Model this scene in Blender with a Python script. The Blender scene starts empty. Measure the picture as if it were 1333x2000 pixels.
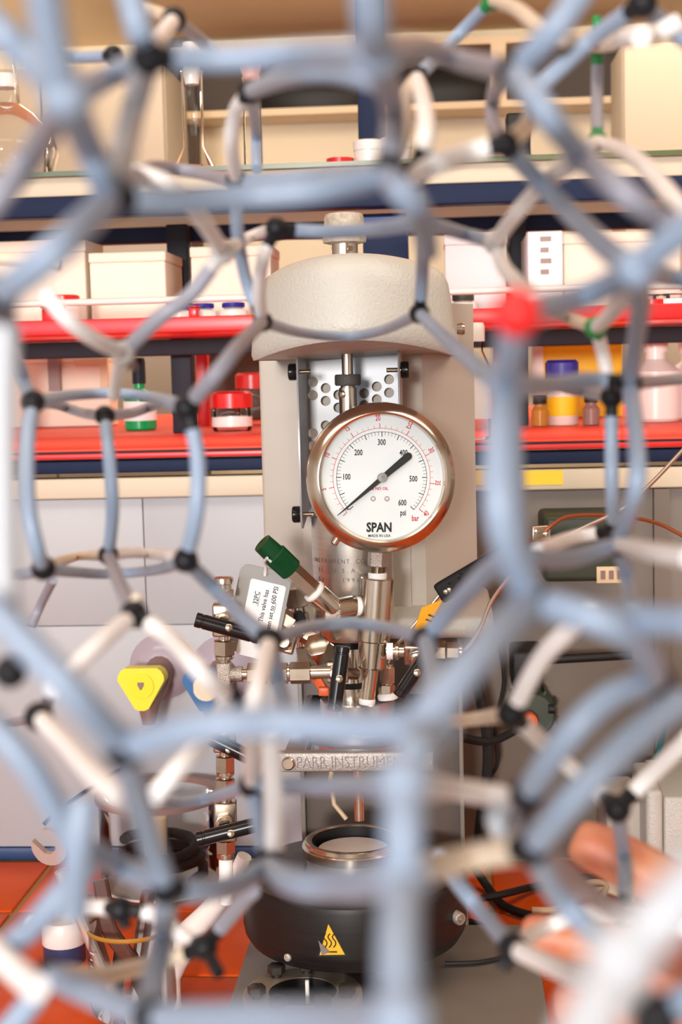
import bpy, bmesh, math, random
from math import radians, sin, cos, tan, pi, atan2, sqrt
from mathutils import Vector, Matrix, Euler
random.seed(7)
SC = bpy.context.scene
COL = SC.collection
V = Vector

# ------------------------------------------------------------------ camera
FPX = 2900.0                                   # focal length in pixels of the 1333x2000 frame
CAM = V((0, 0, 1.445))
_ps, _pt, _ro = radians(4), radians(-5.5), 0.025
FWD = V((-sin(_ps)*cos(_pt), cos(_ps)*cos(_pt), sin(_pt)))
_r0 = V((cos(_ps), sin(_ps), 0)); _u0 = _r0.cross(FWD)
RGT = cos(_ro)*_r0 - sin(_ro)*_u0
UP = sin(_ro)*_r0 + cos(_ro)*_u0
cd = bpy.data.cameras.new('camera'); cam = bpy.data.objects.new('camera', cd); COL.objects.link(cam)
cam.matrix_world = Matrix(((RGT.x, UP.x, -FWD.x, CAM.x), (RGT.y, UP.y, -FWD.y, CAM.y), (RGT.z, UP.z, -FWD.z, CAM.z), (0, 0, 0, 1)))
cd.sensor_fit = 'VERTICAL'; cd.sensor_height = 36.0; cd.lens = FPX/2000*36.0
cd.clip_start = 0.02; cd.clip_end = 50
cd.dof.use_dof = True; cd.dof.focus_distance = 1.13; cd.dof.aperture_fstop = 14.0
SC.camera = cam

# ------------------------------------------------------------------ light
W = bpy.data.worlds.new('room_air'); SC.world = W; W.use_nodes = True
W.node_tree.nodes['Background'].inputs[0].default_value = (0.9, 0.85, 0.8, 1)
W.node_tree.nodes['Background'].inputs[1].default_value = 0.15
def area(name, loc, target, sx, sy, power, col):
    l = bpy.data.lights.new(name, 'AREA'); l.shape = 'RECTANGLE'; l.size = sx; l.size_y = sy
    l.energy = power; l.color = col
    o = bpy.data.objects.new(name, l); COL.objects.link(o); o.location = loc
    o.rotation_euler = (V(target)-V(loc)).to_track_quat('-Z', 'Y').to_euler()
    return o
area('studio_flash', (-0.42, -3.7, 1.78), (-0.05, 1.3, 1.25), 0.42, 0.42, 176, (1.0, 0.97, 0.94))
area('daylight_window', (-1.3, -1.9, 1.75), (0, 1.2, 1.25), 1.6, 1.3, 29, (0.62, 0.79, 1.0))
area('ceiling_lamp_and_fill', (0.0, 2.95, 2.3), (0.0, 3.5, 0.6), 1.8, 0.4, 20, (1.0, 0.87, 0.70))
area('added_ceiling_fill', (-1.7, 3.0, 1.7), (-0.4, 3.5, 2.36), 0.4, 0.4, 12, (1.0, 0.82, 0.60))  # added out of view to brighten the ceiling
area('added_ceiling_fill', (1.05, 2.4, 1.9), (0.1, 3.2, 2.36), 0.4, 0.4, 12, (1.0, 0.82, 0.60))  # second added light for the ceiling, also out of view
area('ceiling_lamp_and_fill', (-0.5, 0.55, 2.3), (-0.5, 0.75, 0), 1.2, 0.4, 8, (1.0, 0.88, 0.74))
area('ceiling_lamp_and_fill', (0.7, 0.9, 2.3), (0.5, 2.0, 1.4), 1.0, 0.4, 13, (1.0, 0.91, 0.80))  # added fill aimed at the shelf contents, not a known lamp
SC.view_settings.view_transform = 'Standard'; SC.view_settings.look = 'None'
SC.view_settings.gamma = 1.0; SC.view_settings.use_curve_mapping = False
SC.view_settings.exposure = -0.1

# ------------------------------------------------------------------ measuring: a point of the photograph at a known depth
def ray(px, py): return FWD + RGT*((px-666.5)/FPX) + UP*((1000-py)/FPX)
def PD(px, py, D): return CAM + ray(px, py)*D
def PY(px, py, Y): r = ray(px, py); return CAM + r*(Y/r.y)
def PZ(px, py, z): r = ray(px, py); return CAM + r*((z-CAM.z)/r.z)
def ZY(py, Y, px=690): return PY(px, py, Y).z
def XY(px, Y, py=1300): return PY(px, py, Y).x

# ------------------------------------------------------------------ materials
def mat(name, col, rough=0.5, metal=0.0, noise=0.0, nscale=20, bump=0.0, bscale=80, spec=0.5, coat=0, var=None, stretch=None):
    m = bpy.data.materials.new(name); m.use_nodes = True
    nt = m.node_tree; b = nt.nodes['Principled BSDF']
    b.inputs['Base Color'].default_value = (*col, 1); b.inputs['Roughness'].default_value = rough
    b.inputs['Metallic'].default_value = metal; b.inputs['Specular IOR Level'].default_value = spec
    b.inputs['Coat Weight'].default_value = coat
    tc = nt.nodes.new('ShaderNodeTexCoord')
    src = tc.outputs['Object']
    if stretch:
        mp = nt.nodes.new('ShaderNodeMapping'); mp.inputs['Scale'].default_value = stretch
        nt.links.new(src, mp.inputs['Vector']); src = mp.outputs['Vector']
    if noise:
        n = nt.nodes.new('ShaderNodeTexNoise'); n.inputs['Scale'].default_value = nscale; n.inputs['Detail'].default_value = 4
        nt.links.new(src, n.inputs['Vector'])
        mx = nt.nodes.new('ShaderNodeMix'); mx.data_type = 'RGBA'
        c2 = var or tuple(max(0, c*(1-noise)) for c in col)
        mx.inputs[6].default_value = (*col, 1); mx.inputs[7].default_value = (*c2, 1)
        rr = nt.nodes.new('ShaderNodeValToRGB'); rr.color_ramp.elements[0].position = .35; rr.color_ramp.elements[1].position = .7
        nt.links.new(n.outputs['Fac'], rr.inputs['Fac']); nt.links.new(rr.outputs['Color'], mx.inputs['Factor'])
        nt.links.new(mx.outputs[2], b.inputs['Base Color'])
    if bump:
        n = nt.nodes.new('ShaderNodeTexNoise'); n.inputs['Scale'].default_value = bscale; n.inputs['Detail'].default_value = 2
        nt.links.new(src, n.inputs['Vector'])
        bp = nt.nodes.new('ShaderNodeBump'); bp.inputs['Strength'].default_value = bump; bp.inputs['Distance'].default_value = 0.001
        nt.links.new(n.outputs['Fac'], bp.inputs['Height']); nt.links.new(bp.outputs['Normal'], b.inputs['Normal'])
    return m
def thin_glass(name, tint=(1, 1, 1), gloss=(1, 1, 1), rough=0.02, edge=0.35):
    """thin clear wall: passes light, reflects more towards grazing angles"""
    m = bpy.data.materials.new(name); m.use_nodes = True; nt = m.node_tree
    nt.nodes.remove(nt.nodes['Principled BSDF']); out = nt.nodes['Material Output']
    t = nt.nodes.new('ShaderNodeBsdfTransparent'); t.inputs[0].default_value = (*tint, 1)
    g = nt.nodes.new('ShaderNodeBsdfGlossy'); g.inputs[0].default_value = (*gloss, 1); g.inputs['Roughness'].default_value = rough
    lw = nt.nodes.new('ShaderNodeLayerWeight'); lw.inputs['Blend'].default_value = edge
    mx = nt.nodes.new('ShaderNodeMixShader')
    nt.links.new(lw.outputs['Fresnel'], mx.inputs[0]); nt.links.new(t.outputs[0], mx.inputs[1]); nt.links.new(g.outputs[0], mx.inputs[2])
    nt.links.new(mx.outputs[0], out.inputs['Surface'])
    return m
M = dict(
    cream=mat('cream_textured_plastic', (0.465, 0.455, 0.415), 0.42, bump=0.55, bscale=420),
    beige=mat('beige_enamel', (0.45, 0.40, 0.345), 0.5, bump=0.08, bscale=600),
    steel=mat('stainless_steel', (0.62, 0.55, 0.47), 0.2, 1.0, noise=.15, nscale=60),
    brushed=mat('brushed_steel', (0.66, 0.63, 0.59), 0.33, 1.0, noise=.12, nscale=30, stretch=(1, 1, 14)),
    nickel=mat('nickel_fitting', (0.52, 0.44, 0.36), 0.24, 1.0, noise=.2, nscale=90),
    cast=mat('cast_steel', (0.46, 0.41, 0.36), 0.5, 0.9, bump=0.9, bscale=900),
    bracket=mat('cast_grey_bracket', (0.34, 0.31, 0.29), 0.5, 0.75, bump=0.35, bscale=700),
    sheet=mat('zinc_sheet', (0.47, 0.48, 0.50), 0.45, 0.35),
    black=mat('black_plastic', (0.008, 0.007, 0.008), 0.25, spec=0.3),
    mblack=mat('matt_black_plastic', (0.012, 0.011, 0.011), 0.5, spec=0.3),
    rubber=mat('black_rubber', (0.014, 0.012, 0.012), 0.6, spec=0.3),
    heater=mat('dark_anodised_jacket', (0.016, 0.012, 0.011), 0.42, 0.0, noise=.35, nscale=14, stretch=(1, 1, 30), spec=0.25),
    heatertop=mat('dusty_dark_plate', (0.055, 0.045, 0.038), 0.42, 0.3, noise=.5, nscale=45),
    knurl=mat('dark_knurled_metal', (0.09, 0.085, 0.08), 0.6, 0.4, bump=.8, bscale=900),
    frost=mat('frosted_cap', (0.50, 0.44, 0.36), 0.55, 0.15, noise=.35, nscale=260),
    green=mat('green_cap_plastic', (0.0, 0.05, 0.014), 0.4, spec=0.3),
    orange=mat('orange_enamel', (0.62, 0.09, 0.015), 0.4),
    amber=mat('amber_label', (0.90, 0.42, 0.01), 0.45),
    ptfe=mat('white_thread_tape', (0.85, 0.84, 0.83), 0.6),
    plate=mat('taupe_base_enamel', (0.19, 0.165, 0.14), 0.42, noise=.12, nscale=25),
    support=mat('shaded_brown_grey_enamel', (0.10, 0.075, 0.062), 0.5),  # brown-grey enamel, darkened by the shadow put into its colour
    clamp=mat('pale_clamp_metal', (0.36, 0.30, 0.24), 0.45, 0.5),
    dial=mat('white_dial_face', (0.70, 0.73, 0.75), 0.5),
    ink=mat('black_ink', (0.006, 0.006, 0.006), 0.6),
    redink=mat('red_ink', (0.55, 0.015, 0.025), 0.6),
    engrave=mat('engraved_shadow', (0.13, 0.10, 0.085), 0.6),
    tag=mat('aluminium_tag', (0.27, 0.26, 0.245), 0.45, 0.2),
    label=mat('white_paper_label', (0.84, 0.84, 0.85), 0.6),
    tile=mat('orange_red_glazed_tile', (0.80, 0.10, 0.006), 0.35, noise=.28, nscale=9, spec=0.1),
    grout=mat('ochre_grout', (0.40, 0.24, 0.09), 0.8),
    white=mat('white_panel_laminate', (0.42, 0.425, 0.45), 0.45, noise=.05, nscale=6),
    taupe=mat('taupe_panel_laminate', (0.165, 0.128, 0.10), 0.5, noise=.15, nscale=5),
    creamlam=mat('cream_laminate', (0.62, 0.53, 0.40), 0.5),
    navy=mat('navy_painted_steel', (0.014, 0.022, 0.058), 0.5, spec=0.1),
    slate=mat('slate_painted_steel', (0.018, 0.021, 0.030), 0.5, spec=0.15),
    blue=mat('blue_kick_strip', (0.015, 0.05, 0.15), 0.4),
    red=mat('red_laminate', (0.62, 0.012, 0.012), 0.28),
    redtop=mat('glossy_red_shelf_top_lit', (0.84, 0.085, 0.05), 0.45, spec=0.2),  # light and reflections on the shelf top are put into this lighter red
    carton=mat('cream_carton', (0.88, 0.80, 0.66), 0.6),
    cupb=mat('tan_cupboard_laminate', (0.25, 0.21, 0.16), 0.5),
    wall=mat('cream_wall_paint', (0.80, 0.70, 0.52), 0.8, noise=.06, nscale=2),
    sidewall=mat('white_wall_paint', (0.75, 0.72, 0.68), 0.8, noise=.04, nscale=2),
    ceil=mat('dim_ceiling_tan', (0.74, 0.55, 0.36), 0.85, noise=.05, nscale=2),  # dim warm light is put into the tan of the ceiling
    floor=mat('grey_floor', (0.30, 0.26, 0.23), 0.5, noise=.2, nscale=6),
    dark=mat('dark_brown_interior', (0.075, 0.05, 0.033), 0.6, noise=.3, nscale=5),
    wood=mat('pale_board', (0.72, 0.56, 0.36), 0.5),
    tube=mat('daylit_model_tube', (0.29, 0.37, 0.50), 0.42, noise=.08, nscale=40),  # blue cast of the daylight is put into this tube colour
    wtube=mat('flash_lit_model_tube', (0.92, 0.89, 0.885), 0.35, noise=.05, nscale=40),  # brightness of the flash is put into this whiter tube colour
    ptube=mat('pale_grey_model_tube', (0.52, 0.55, 0.60), 0.42, noise=.06, nscale=40),
    greytube=mat('grey_model_tube', (0.30, 0.30, 0.36), 0.42, noise=.08, nscale=40),
    creamtube=mat('aged_cream_model_tube', (0.72, 0.60, 0.47), 0.45, noise=.15, nscale=40),
    hub=mat('black_connector', (0.009, 0.009, 0.012), 0.45, spec=0.25),
    ghub=mat('green_connector', (0.0, 0.22, 0.045), 0.4),
    rhub=mat('red_connector', (0.80, 0.012, 0.012), 0.4),
    whub=mat('pale_connector', (0.55, 0.53, 0.52), 0.4),
    skin=mat('skin', (0.60, 0.27, 0.15), 0.45, noise=.55, nscale=45, var=(0.52, 0.13, 0.07), bump=.3, bscale=350),
    nail=mat('fingernail', (0.74, 0.36, 0.28), 0.25),
    glass=thin_glass('clear_glass', (0.98, 0.985, 0.98), edge=0.2),
    gglass=thin_glass('greenish_glass', (0.95, 0.98, 0.95)),
    wglass=thin_glass('gauge_window_glass', (0.99, 1, 1), edge=0.06),
    gedge=mat('green_glass_edge', (0.10, 0.13, 0.05), 0.2),
    yellow=mat('yellow_plastic', (0.88, 0.76, 0.01), 0.35),
    ybox=mat('yellow_card', (0.95, 0.64, 0.01), 0.5),
    bluecap=mat('blue_cap', (0.02, 0.02, 0.30), 0.4),
    tapblue=mat('blue_tap_plastic', (0.01, 0.12, 0.33), 0.35),
    mauve=mat('mauve_glossy_rose', (0.42, 0.36, 0.42), 0.15),
    tapbody=mat('brown_grey_tap_body', (0.24, 0.15, 0.13), 0.35),
    greenglass=mat('green_bottle', (0.0, 0.34, 0.09), 0.15),
    greencase=mat('dark_green_case', (0.032, 0.045, 0.028), 0.5),
    brown=mat('brown_tool_plastic', (0.085, 0.032, 0.022), 0.3),
    chrome=mat('dull_chrome', (0.52, 0.47, 0.43), 0.4, 0.45),
    potnavy=mat('navy_band', (0.03, 0.045, 0.12), 0.4),
    potwhite=mat('white_glazed_plastic', (0.80, 0.76, 0.72), 0.3),
    copper=mat('copper_wire_sheath', (0.26, 0.065, 0.02), 0.35, 0.4),
    silverwire=mat('steel_capillary', (0.66, 0.60, 0.52), 0.25, 1.0),
    pink=mat('pink_stopper', (0.80, 0.42, 0.36), 0.4),
    teal=mat('teal_hose', (0.0, 0.12, 0.14), 0.4),
    tanwire=mat('tan_cable', (0.55, 0.42, 0.27), 0.5),
    brass=mat('amber_liquid', (0.40, 0.20, 0.03), 0.2),
)

# ------------------------------------------------------------------ building helpers
def frame(ax):
    ax = V(ax).normalized()
    h = V((0, 0, 1)) if abs(ax.z) < .9 else V((0, 1, 0))
    a = h.cross(ax).normalized()
    return ax, a, ax.cross(a).normalized()
class MB:
    def __init__(s): s.v = []; s.f = []
    def ring(s, c, a, b, r, n, ph=0):
        i = len(s.v)
        for k in range(n):
            t = 2*pi*k/n+ph; s.v.append(c+a*(cos(t)*r)+b*(sin(t)*r))
        return i
    def lathe(s, p, ax, prof, n=28, caps=(1, 1), ph=0):
        """profile [(distance along ax, radius)]"""
        ax, a, b = frame(ax); p = V(p)
        rs = [s.ring(p+ax*t, a, b, max(r, 1e-5), n, ph) for t, r in prof]
        for i, j in zip(rs, rs[1:]):
            for k in range(n): s.f.append((i+k, i+(k+1) % n, j+(k+1) % n, j+k))
        if caps[0]: s.f.append(tuple(rs[0]+k for k in reversed(range(n))))
        if caps[1]: s.f.append(tuple(rs[-1]+k for k in range(n)))
        return s
    def cyl(s, p0, p1, r0, r1=None, n=20, bev=0):
        p0 = V(p0); p1 = V(p1); L = (p1-p0).length; r1 = r0 if r1 is None else r1
        pr = [(0, r0), (L, r1)] if not bev else [(0, r0-bev), (bev, r0), (L-bev, r1), (L, r1-bev)]
        return s.lathe(p0, p1-p0, pr, n)
    def hexp(s, p0, p1, r, ph=0.3):
        p0 = V(p0); p1 = V(p1); L = (p1-p0).length; c = r*.1
        return s.lathe(p0, p1-p0, [(0, r-c), (c*.6, r), (L-c*.6, r), (L, r-c)], 6, ph=ph)
    def tubeline(s, pts, rad, n=10, caps=True):
        pts = [V(p) for p in pts]
        if not isinstance(rad, (list, tuple)): rad = [rad]*len(pts)
        rs = []; pa = None
        for i, p in enumerate(pts):
            d = (pts[min(i+1, len(pts)-1)]-pts[max(i-1, 0)]).normalized()
            if pa is None: _, a, _ = frame(d)
            else: a = (pa-d*pa.dot(d)).normalized()
            pa = a; rs.append(s.ring(p, a, d.cross(a), rad[i], n))
        for i, j in zip(rs, rs[1:]):
            for k in range(n): s.f.append((i+k, i+(k+1) % n, j+(k+1) % n, j+k))
        if caps:
            s.f.append(tuple(rs[0]+k for k in reversed(range(n)))); s.f.append(tuple(rs[-1]+k for k in range(n)))
        return s
    def box(s, lo, hi, bev=0.0):
        lo = V(lo); hi = V(hi)
        return s.obox((lo+hi)/2, V((1, 0, 0)), V((0, 1, 0)), V((0, 0, 1)), (hi-lo)/2, bev)
    def obox(s, c, ax, ay, az, h, bev=0.0):
        c = V(c); i0 = len(s.v)
        if bev <= 0:
            for x in (-1, 1):
                for y in (-1, 1):
                    for z in (-1, 1): s.v.append(c+ax*(x*h[0])+ay*(y*h[1])+az*(z*h[2]))
            for q in ((0, 1, 3, 2), (4, 6, 7, 5), (0, 4, 5, 1), (2, 3, 7, 6), (0, 2, 6, 4), (1, 5, 7, 3)): s.f.append(tuple(i0+k for k in q))
            return s
        bm = bmesh.new(); bmesh.ops.create_cube(bm, size=2)
        for vv in bm.verts: vv.co = V((vv.co.x*h[0], vv.co.y*h[1], vv.co.z*h[2]))
        bmesh.ops.bevel(bm, geom=bm.edges[:], offset=bev, segments=3, affect='EDGES', profile=.5)
        bm.verts.index_update()
        for vv in bm.verts: s.v.append(c+ax*vv.co.x+ay*vv.co.y+az*vv.co.z)
        for ff in bm.faces: s.f.append(tuple(i0+vv.index for vv in ff.verts))
        bm.free(); return s
    def prism(s, poly, ext):
        i = len(s.v); n = len(poly); ext = V(ext)
        s.v += [V(p) for p in poly]+[V(p)+ext for p in poly]
        s.f.append(tuple(i+k for k in reversed(range(n)))); s.f.append(tuple(i+n+k for k in range(n)))
        for k in range(n): s.f.append((i+k, i+(k+1) % n, i+n+(k+1) % n, i+n+k))
        return s
    def sphere(s, c, r, n=12, m=8, sq=(1, 1, 1)):
        c = V(c); i0 = len(s.v)
        s.v.append(c+V((0, 0, r*sq[2])))
        for j in range(1, m):
            t = pi*j/m
            for k in range(n): s.v.append(c+V((sin(t)*cos(2*pi*k/n)*r*sq[0], sin(t)*sin(2*pi*k/n)*r*sq[1], cos(t)*r*sq[2])))
        s.v.append(c-V((0, 0, r*sq[2]))); e = len(s.v)-1
        for k in range(n):
            s.f.append((i0, i0+1+k, i0+1+(k+1) % n)); s.f.append((e, i0+1+(m-2)*n+(k+1) % n, i0+1+(m-2)*n+k))
            for j in range(m-2):
                a = i0+1+j*n; s.f.append((a+k, a+n+k, a+n+(k+1) % n, a+(k+1) % n))
        return s
def wloc(o):
    p = V((0, 0, 0))
    while o is not None: p += o.location; o = o.parent
    return p
def finish(me, ang=35):
    me.polygons.foreach_set('use_smooth', [True]*len(me.polygons))
    me.set_sharp_from_angle(angle=radians(ang))
def obj(name, mb, m, parent=None, ang=35, label=None):
    off = wloc(parent)
    me = bpy.data.meshes.new(name); me.from_pydata([tuple(v-off) for v in mb.v], [], mb.f); me.validate()
    bm = bmesh.new(); bm.from_mesh(me); bmesh.ops.recalc_face_normals(bm, faces=bm.faces[:]); bm.to_mesh(me); bm.free()
    finish(me, ang); me.materials.append(M[m] if isinstance(m, str) else m)
    o = bpy.data.objects.new(name, me); COL.objects.link(o); o.parent = parent
    if label: o['label'] = label
    return o
def tag(o, label, cat, group=None):
    o['label'] = label; o['category'] = cat
    if group: o['group'] = group
    return o
def thing(name, loc, label, cat, group=None):
    o = bpy.data.objects.new(name, None); COL.objects.link(o); o.location = loc; o.empty_display_size = .02
    return tag(o, label, cat, group)
def single(name, mb, m, label, cat, group=None, ang=35):
    """a thing that is one mesh; its origin goes to its base"""
    lo = [min(v[i] for v in mb.v) for i in range(3)]; hi = [max(v[i] for v in mb.v) for i in range(3)]
    e = V(((lo[0]+hi[0])/2, (lo[1]+hi[1])/2, lo[2])); mb.v = [v-e for v in mb.v]
    o = obj(name, mb, m, None, ang); o.location = e
    return tag(o, label, cat, group)
def structure(name, mb, m):
    o = obj(name, mb, m); o['kind'] = 'structure'; return o
def text(name, s, c, right, up, size, m, parent, sx=1.0, ext=0.0001, off=0.0, align='CENTER'):
    cu = bpy.data.curves.new('text', 'FONT'); cu.body = s; cu.size = size; cu.extrude = ext; cu.offset = off; cu.resolution_u = 2
    cu.align_x = align; cu.align_y = 'CENTER'
    t = bpy.data.objects.new('text', cu); COL.objects.link(t)
    bpy.context.view_layer.update()
    me = bpy.data.meshes.new_from_object(t.evaluated_get(bpy.context.evaluated_depsgraph_get()))
    bpy.data.objects.remove(t); bpy.data.curves.remove(cu)
    right = V(right).normalized(); up = V(up).normalized(); nn = right.cross(up); o0 = V(c)-wloc(parent)
    for v in me.vertices: v.co = o0+right*(v.co.x*sx)+up*v.co.y+nn*v.co.z
    me.name = name; me.materials.clear(); me.materials.append(M[m])
    o = bpy.data.objects.new(name, me); COL.objects.link(o); o.parent = parent
    return o
def crom(pts, n=6):
    out = []; P = [pts[0]]+list(pts)+[pts[-1]]
    for i in range(1, len(P)-2):
        for k in range(n):
            t = k/n; a, b, c, d = P[i-1], P[i], P[i+1], P[i+2]
            out.append(tuple(.5*((2*b[j])+(-a[j]+c[j])*t+(2*a[j]-5*b[j]+4*c[j]-d[j])*t*t+(-a[j]+3*b[j]-3*c[j]+d[j])*t**3) for j in range(len(b))))
    out.append(tuple(pts[-1])); return out
Xa, Ya, Za = V((1, 0, 0)), V((0, 1, 0)), V((0, 0, 1))

# ================================================================== the room
structure('floor', MB().box((-3, -4.2, -.05), (3, 4.2, 0)), 'floor')
structure('ceiling', MB().box((-3, -4.2, 2.36), (3, 4.2, 2.41)), 'ceil')
structure('wall_back', MB().box((-3, 4.2, 0), (3, 4.25, 2.36)), 'wall')
structure('wall_left', MB().box((-3.05, -4.2, 0), (-3, 4.2, 2.36)), 'sidewall')
structure('wall_right', MB().box((3, -4.2, 0), (3.05, 4.2, 2.36)), 'sidewall')
structure('wall_front', MB().box((-3, -4.25, 0), (3, -4.2, 2.36)), 'sidewall')

# ------------------------------------------------------------------ tiled bench
BZ = 0.9
bench = thing('workbench', (0, 1.2, 0), 'lab bench with an orange-red tiled top under the metal reactor', 'bench')
obj('cabinet_body', MB().box((-1.55, .88, 0), (1.3, 1.6, BZ-.045), .004), 'creamlam', bench)
obj('mortar_bed', MB().box((-1.59, .81, BZ-.045), (1.35, 1.608, BZ-.003), .002), 'grout', bench)
tx, ty = .163, .1597
tb = MB().box((-.0785, -.0765, -.009), (.0785, .0765, 0), .0022)
tmesh = None
for j in range(5):
    for i in range(-7, 11):
        p = V((-.448+tx*(i+.5), 1.608-ty*(j+.5), BZ+random.uniform(-.0004, .0004)))
        if tmesh is None:
            t = obj('tile', tb, 'tile'); tmesh = t.data
        else:
            t = bpy.data.objects.new('tile', tmesh); COL.objects.link(t)
        t.parent = bench; t.location = p-bench.location

# ------------------------------------------------------------------ service panel behind the bench
SY = 1.612
zk = PY(60, 1655, SY).z
zs = PY(200, 1222, SY).z
zt = PY(300, 972, SY).z
xs = XY(283, SY, 1100); xm = XY(702, SY, 1300)
panel = thing('service_panel', (-.2, SY+.02, BZ), 'upright service panel of white and taupe boards behind the tiled bench', 'panel')
obj('kick_strip', MB().box((-1.55, SY-.002, BZ), (xm, SY+.03, zk), .001), 'blue', panel, label='dark blue strip along the foot of the panel')
obj('board', MB().box((-1.55, SY, zk+.001), (xm-.001, SY+.02, zs-.0004), .0006), 'white', panel)
obj('board', MB().box((-1.55, SY, zs+.0004), (xs-.0003, SY+.02, zt), .0012), 'white', panel)
obj('board', MB().box((xs+.0003, SY, zs+.0004), (xm-.001, SY+.02, zt), .0012), 'white', panel)
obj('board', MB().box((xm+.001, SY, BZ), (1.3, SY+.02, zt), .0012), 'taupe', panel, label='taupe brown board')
obj('backing_sheet', MB().box((-1.55, SY+.004, BZ), (xm, SY+.022, zt)), 'white', panel)
obj('rail_strip', MB().box((-1.55, SY-.012, zt+.001), (1.3, SY+.02, PY(300, 931, SY).z), .002), 'creamlam', panel)
for x0, x1 in ((915, 948), (1022, 1100)):
    a = PY(x0, 948, SY-.013); b = PY(x1, 918, SY-.013)
    obj('yellow_sticker', MB().box((a.x, SY-.0128, a.z), (b.x, SY-.0118, b.z)), 'ybox', panel, label='plain yellow sticker')
a = PY(1290, 960, SY); 
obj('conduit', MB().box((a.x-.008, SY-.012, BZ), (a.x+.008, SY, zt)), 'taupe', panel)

# ------------------------------------------------------------------ reagent rack
rack = thing('reagent_rack', (-.1, 1.9, BZ), 'tall navy steel rack with red shelves and a glass-topped top shelf behind the bench', 'rack')
RX0, RX1 = -1.5, 1.25
zA0, zA1 = PY(600, 412, 1.65).z, PY(600, 372, 1.65).z
zB0, zB1 = PY(600, 464, 2.02).z, PY(600, 434, 2.02).z
obj('front_beam', MB().box((RX0, 1.63, zA0), (RX1, 1.66, zA1), .002), 'navy', rack)
obj('rear_beam', MB().box((RX0, 2.02, zB0), (RX1, 2.05, zB1), .002), 'navy', rack)
ztop = zA1+.021
obj('front_trim', MB().box((RX0, 1.63, zA1), (RX1, 1.66, ztop), .002), 'creamlam', rack)
obj('rear_trim', MB().box((RX0, 2.02, zB1), (RX1, 2.05, ztop), .002), 'creamlam', rack)
gp_ = obj('glass_plate', MB().box((RX0, 1.622, ztop), (RX1, 2.06, ztop+.005)), 'gglass', rack)
obj('glass_edge', MB().box((RX0, 1.62, ztop), (RX1, 1.622, ztop+.005)), 'gedge', gp_, label='green cut edge of the glass')
ZT = ztop+.005
# upper red shelf
zu0, zu1 = PY(600, 643, 1.65).z, PY(600, 612, 1.65).z
obj('upper_shelf', MB().box((RX0, 1.645, zu0), (RX1, 2.06, zu1), .0015), 'red', rack, label='upper red shelf')
obj('shelf_beam', MB().box((RX0, 1.92, zu0-.022), (RX1, 1.945, zu0-.001), .002), 'slate', rack)
zr = PY(600, 578, 1.64).z
obj('guard_rail', MB().cyl((RX0, 1.64, zr), (RX1, 1.64, zr), .0038, n=12), 'potwhite', rack, label='slim white guard rail')
for x in (-1.2, -.62, .55, 1.1):
    obj('rail_bracket', MB().box((x-.004, 1.636, zu1-.002), (x+.004, 1.644, zr+.004), .001), 'chrome', rack)
# lower red shelf
zl1 = PY(600, 868, 1.60).z; ZL = zl1; ZU = zu1
obj('lower_shelf', MB().box((RX0, 1.60, zl1-.003), (RX1, 2.9, zl1), .0008), 'redtop', rack, label='deep glossy red lower shelf')
obj('shelf_edge', MB().box((RX0, 1.597, zl1-.011), (RX1, 1.62, zl1-.005), .001), 'red', rack)
obj('seal_strip', MB().box((RX0, 1.5985, zl1-.005), (RX1, 1.62, zl1-.003)), 'slate', rack)
obj('lower_beam', MB().box((RX0, 1.60, PY(600, 916, 1.6).z), (RX1, 1.63, zl1-.013), .002), 'navy', rack)
area('added_shelf_fill', (-.1, 1.70, zA0-.004), (-.1, 2.0, zA0-.30), 2.2, 0.03, 1.3, (1.0, 0.93, 0.82))  # added to brighten the upper boxes; the rack has no such lamp
area('added_shelf_fill', (-.1, 1.70, zu0-.004), (-.1, 2.0, zu0-.30), 2.2, 0.03, 3.0, (1.0, 0.93, 0.82))  # added likewise for the things on the lower shelf
# uprights
def upright(px, Y, y0, y1, w, m='slate'):
    a = PY(px, y0, Y); b = PY(px, y1, Y)
    return obj('upright', MB().box((a.x-w/2, Y, min(a.z, b.z)), (a.x+w/2, Y+.03, max(a.z, b.z)), .002), m, rack)
za = zB0+.001
for px, w in ((347, .028), (1010, .026), (-60, .028), (1480, .028)):
    x = PY(px, 520, 1.97).x
    obj('upright', MB().box((x-w/2, 1.97, ZL), (x+w/2, 2.0, zA1), .002), 'slate', rack)
x = PY(752, 480, 1.72).x
obj('upright', MB().box((x-.024, 1.70, ZU), (x+.027, 1.74, zA0), .002), 'navy', rack, label='broad dark upright behind the motor knob')
x = PY(395, 740, 2.2).x
obj('shelf_strut', MB().box((x-.009, 2.2, ZL), (x+.009, 2.22, zu0), .001), 'red', rack, label='red strut under the upper shelf')
x = PY(728, 250, 1.9).x
obj('top_post', MB().box((x-.017, 1.88, ZT), (x+.017, 1.91, 2.3), .002), 'navy', rack, label='slate blue post above the top shelf')  # plain post of the rack, carries no lamp

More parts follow.
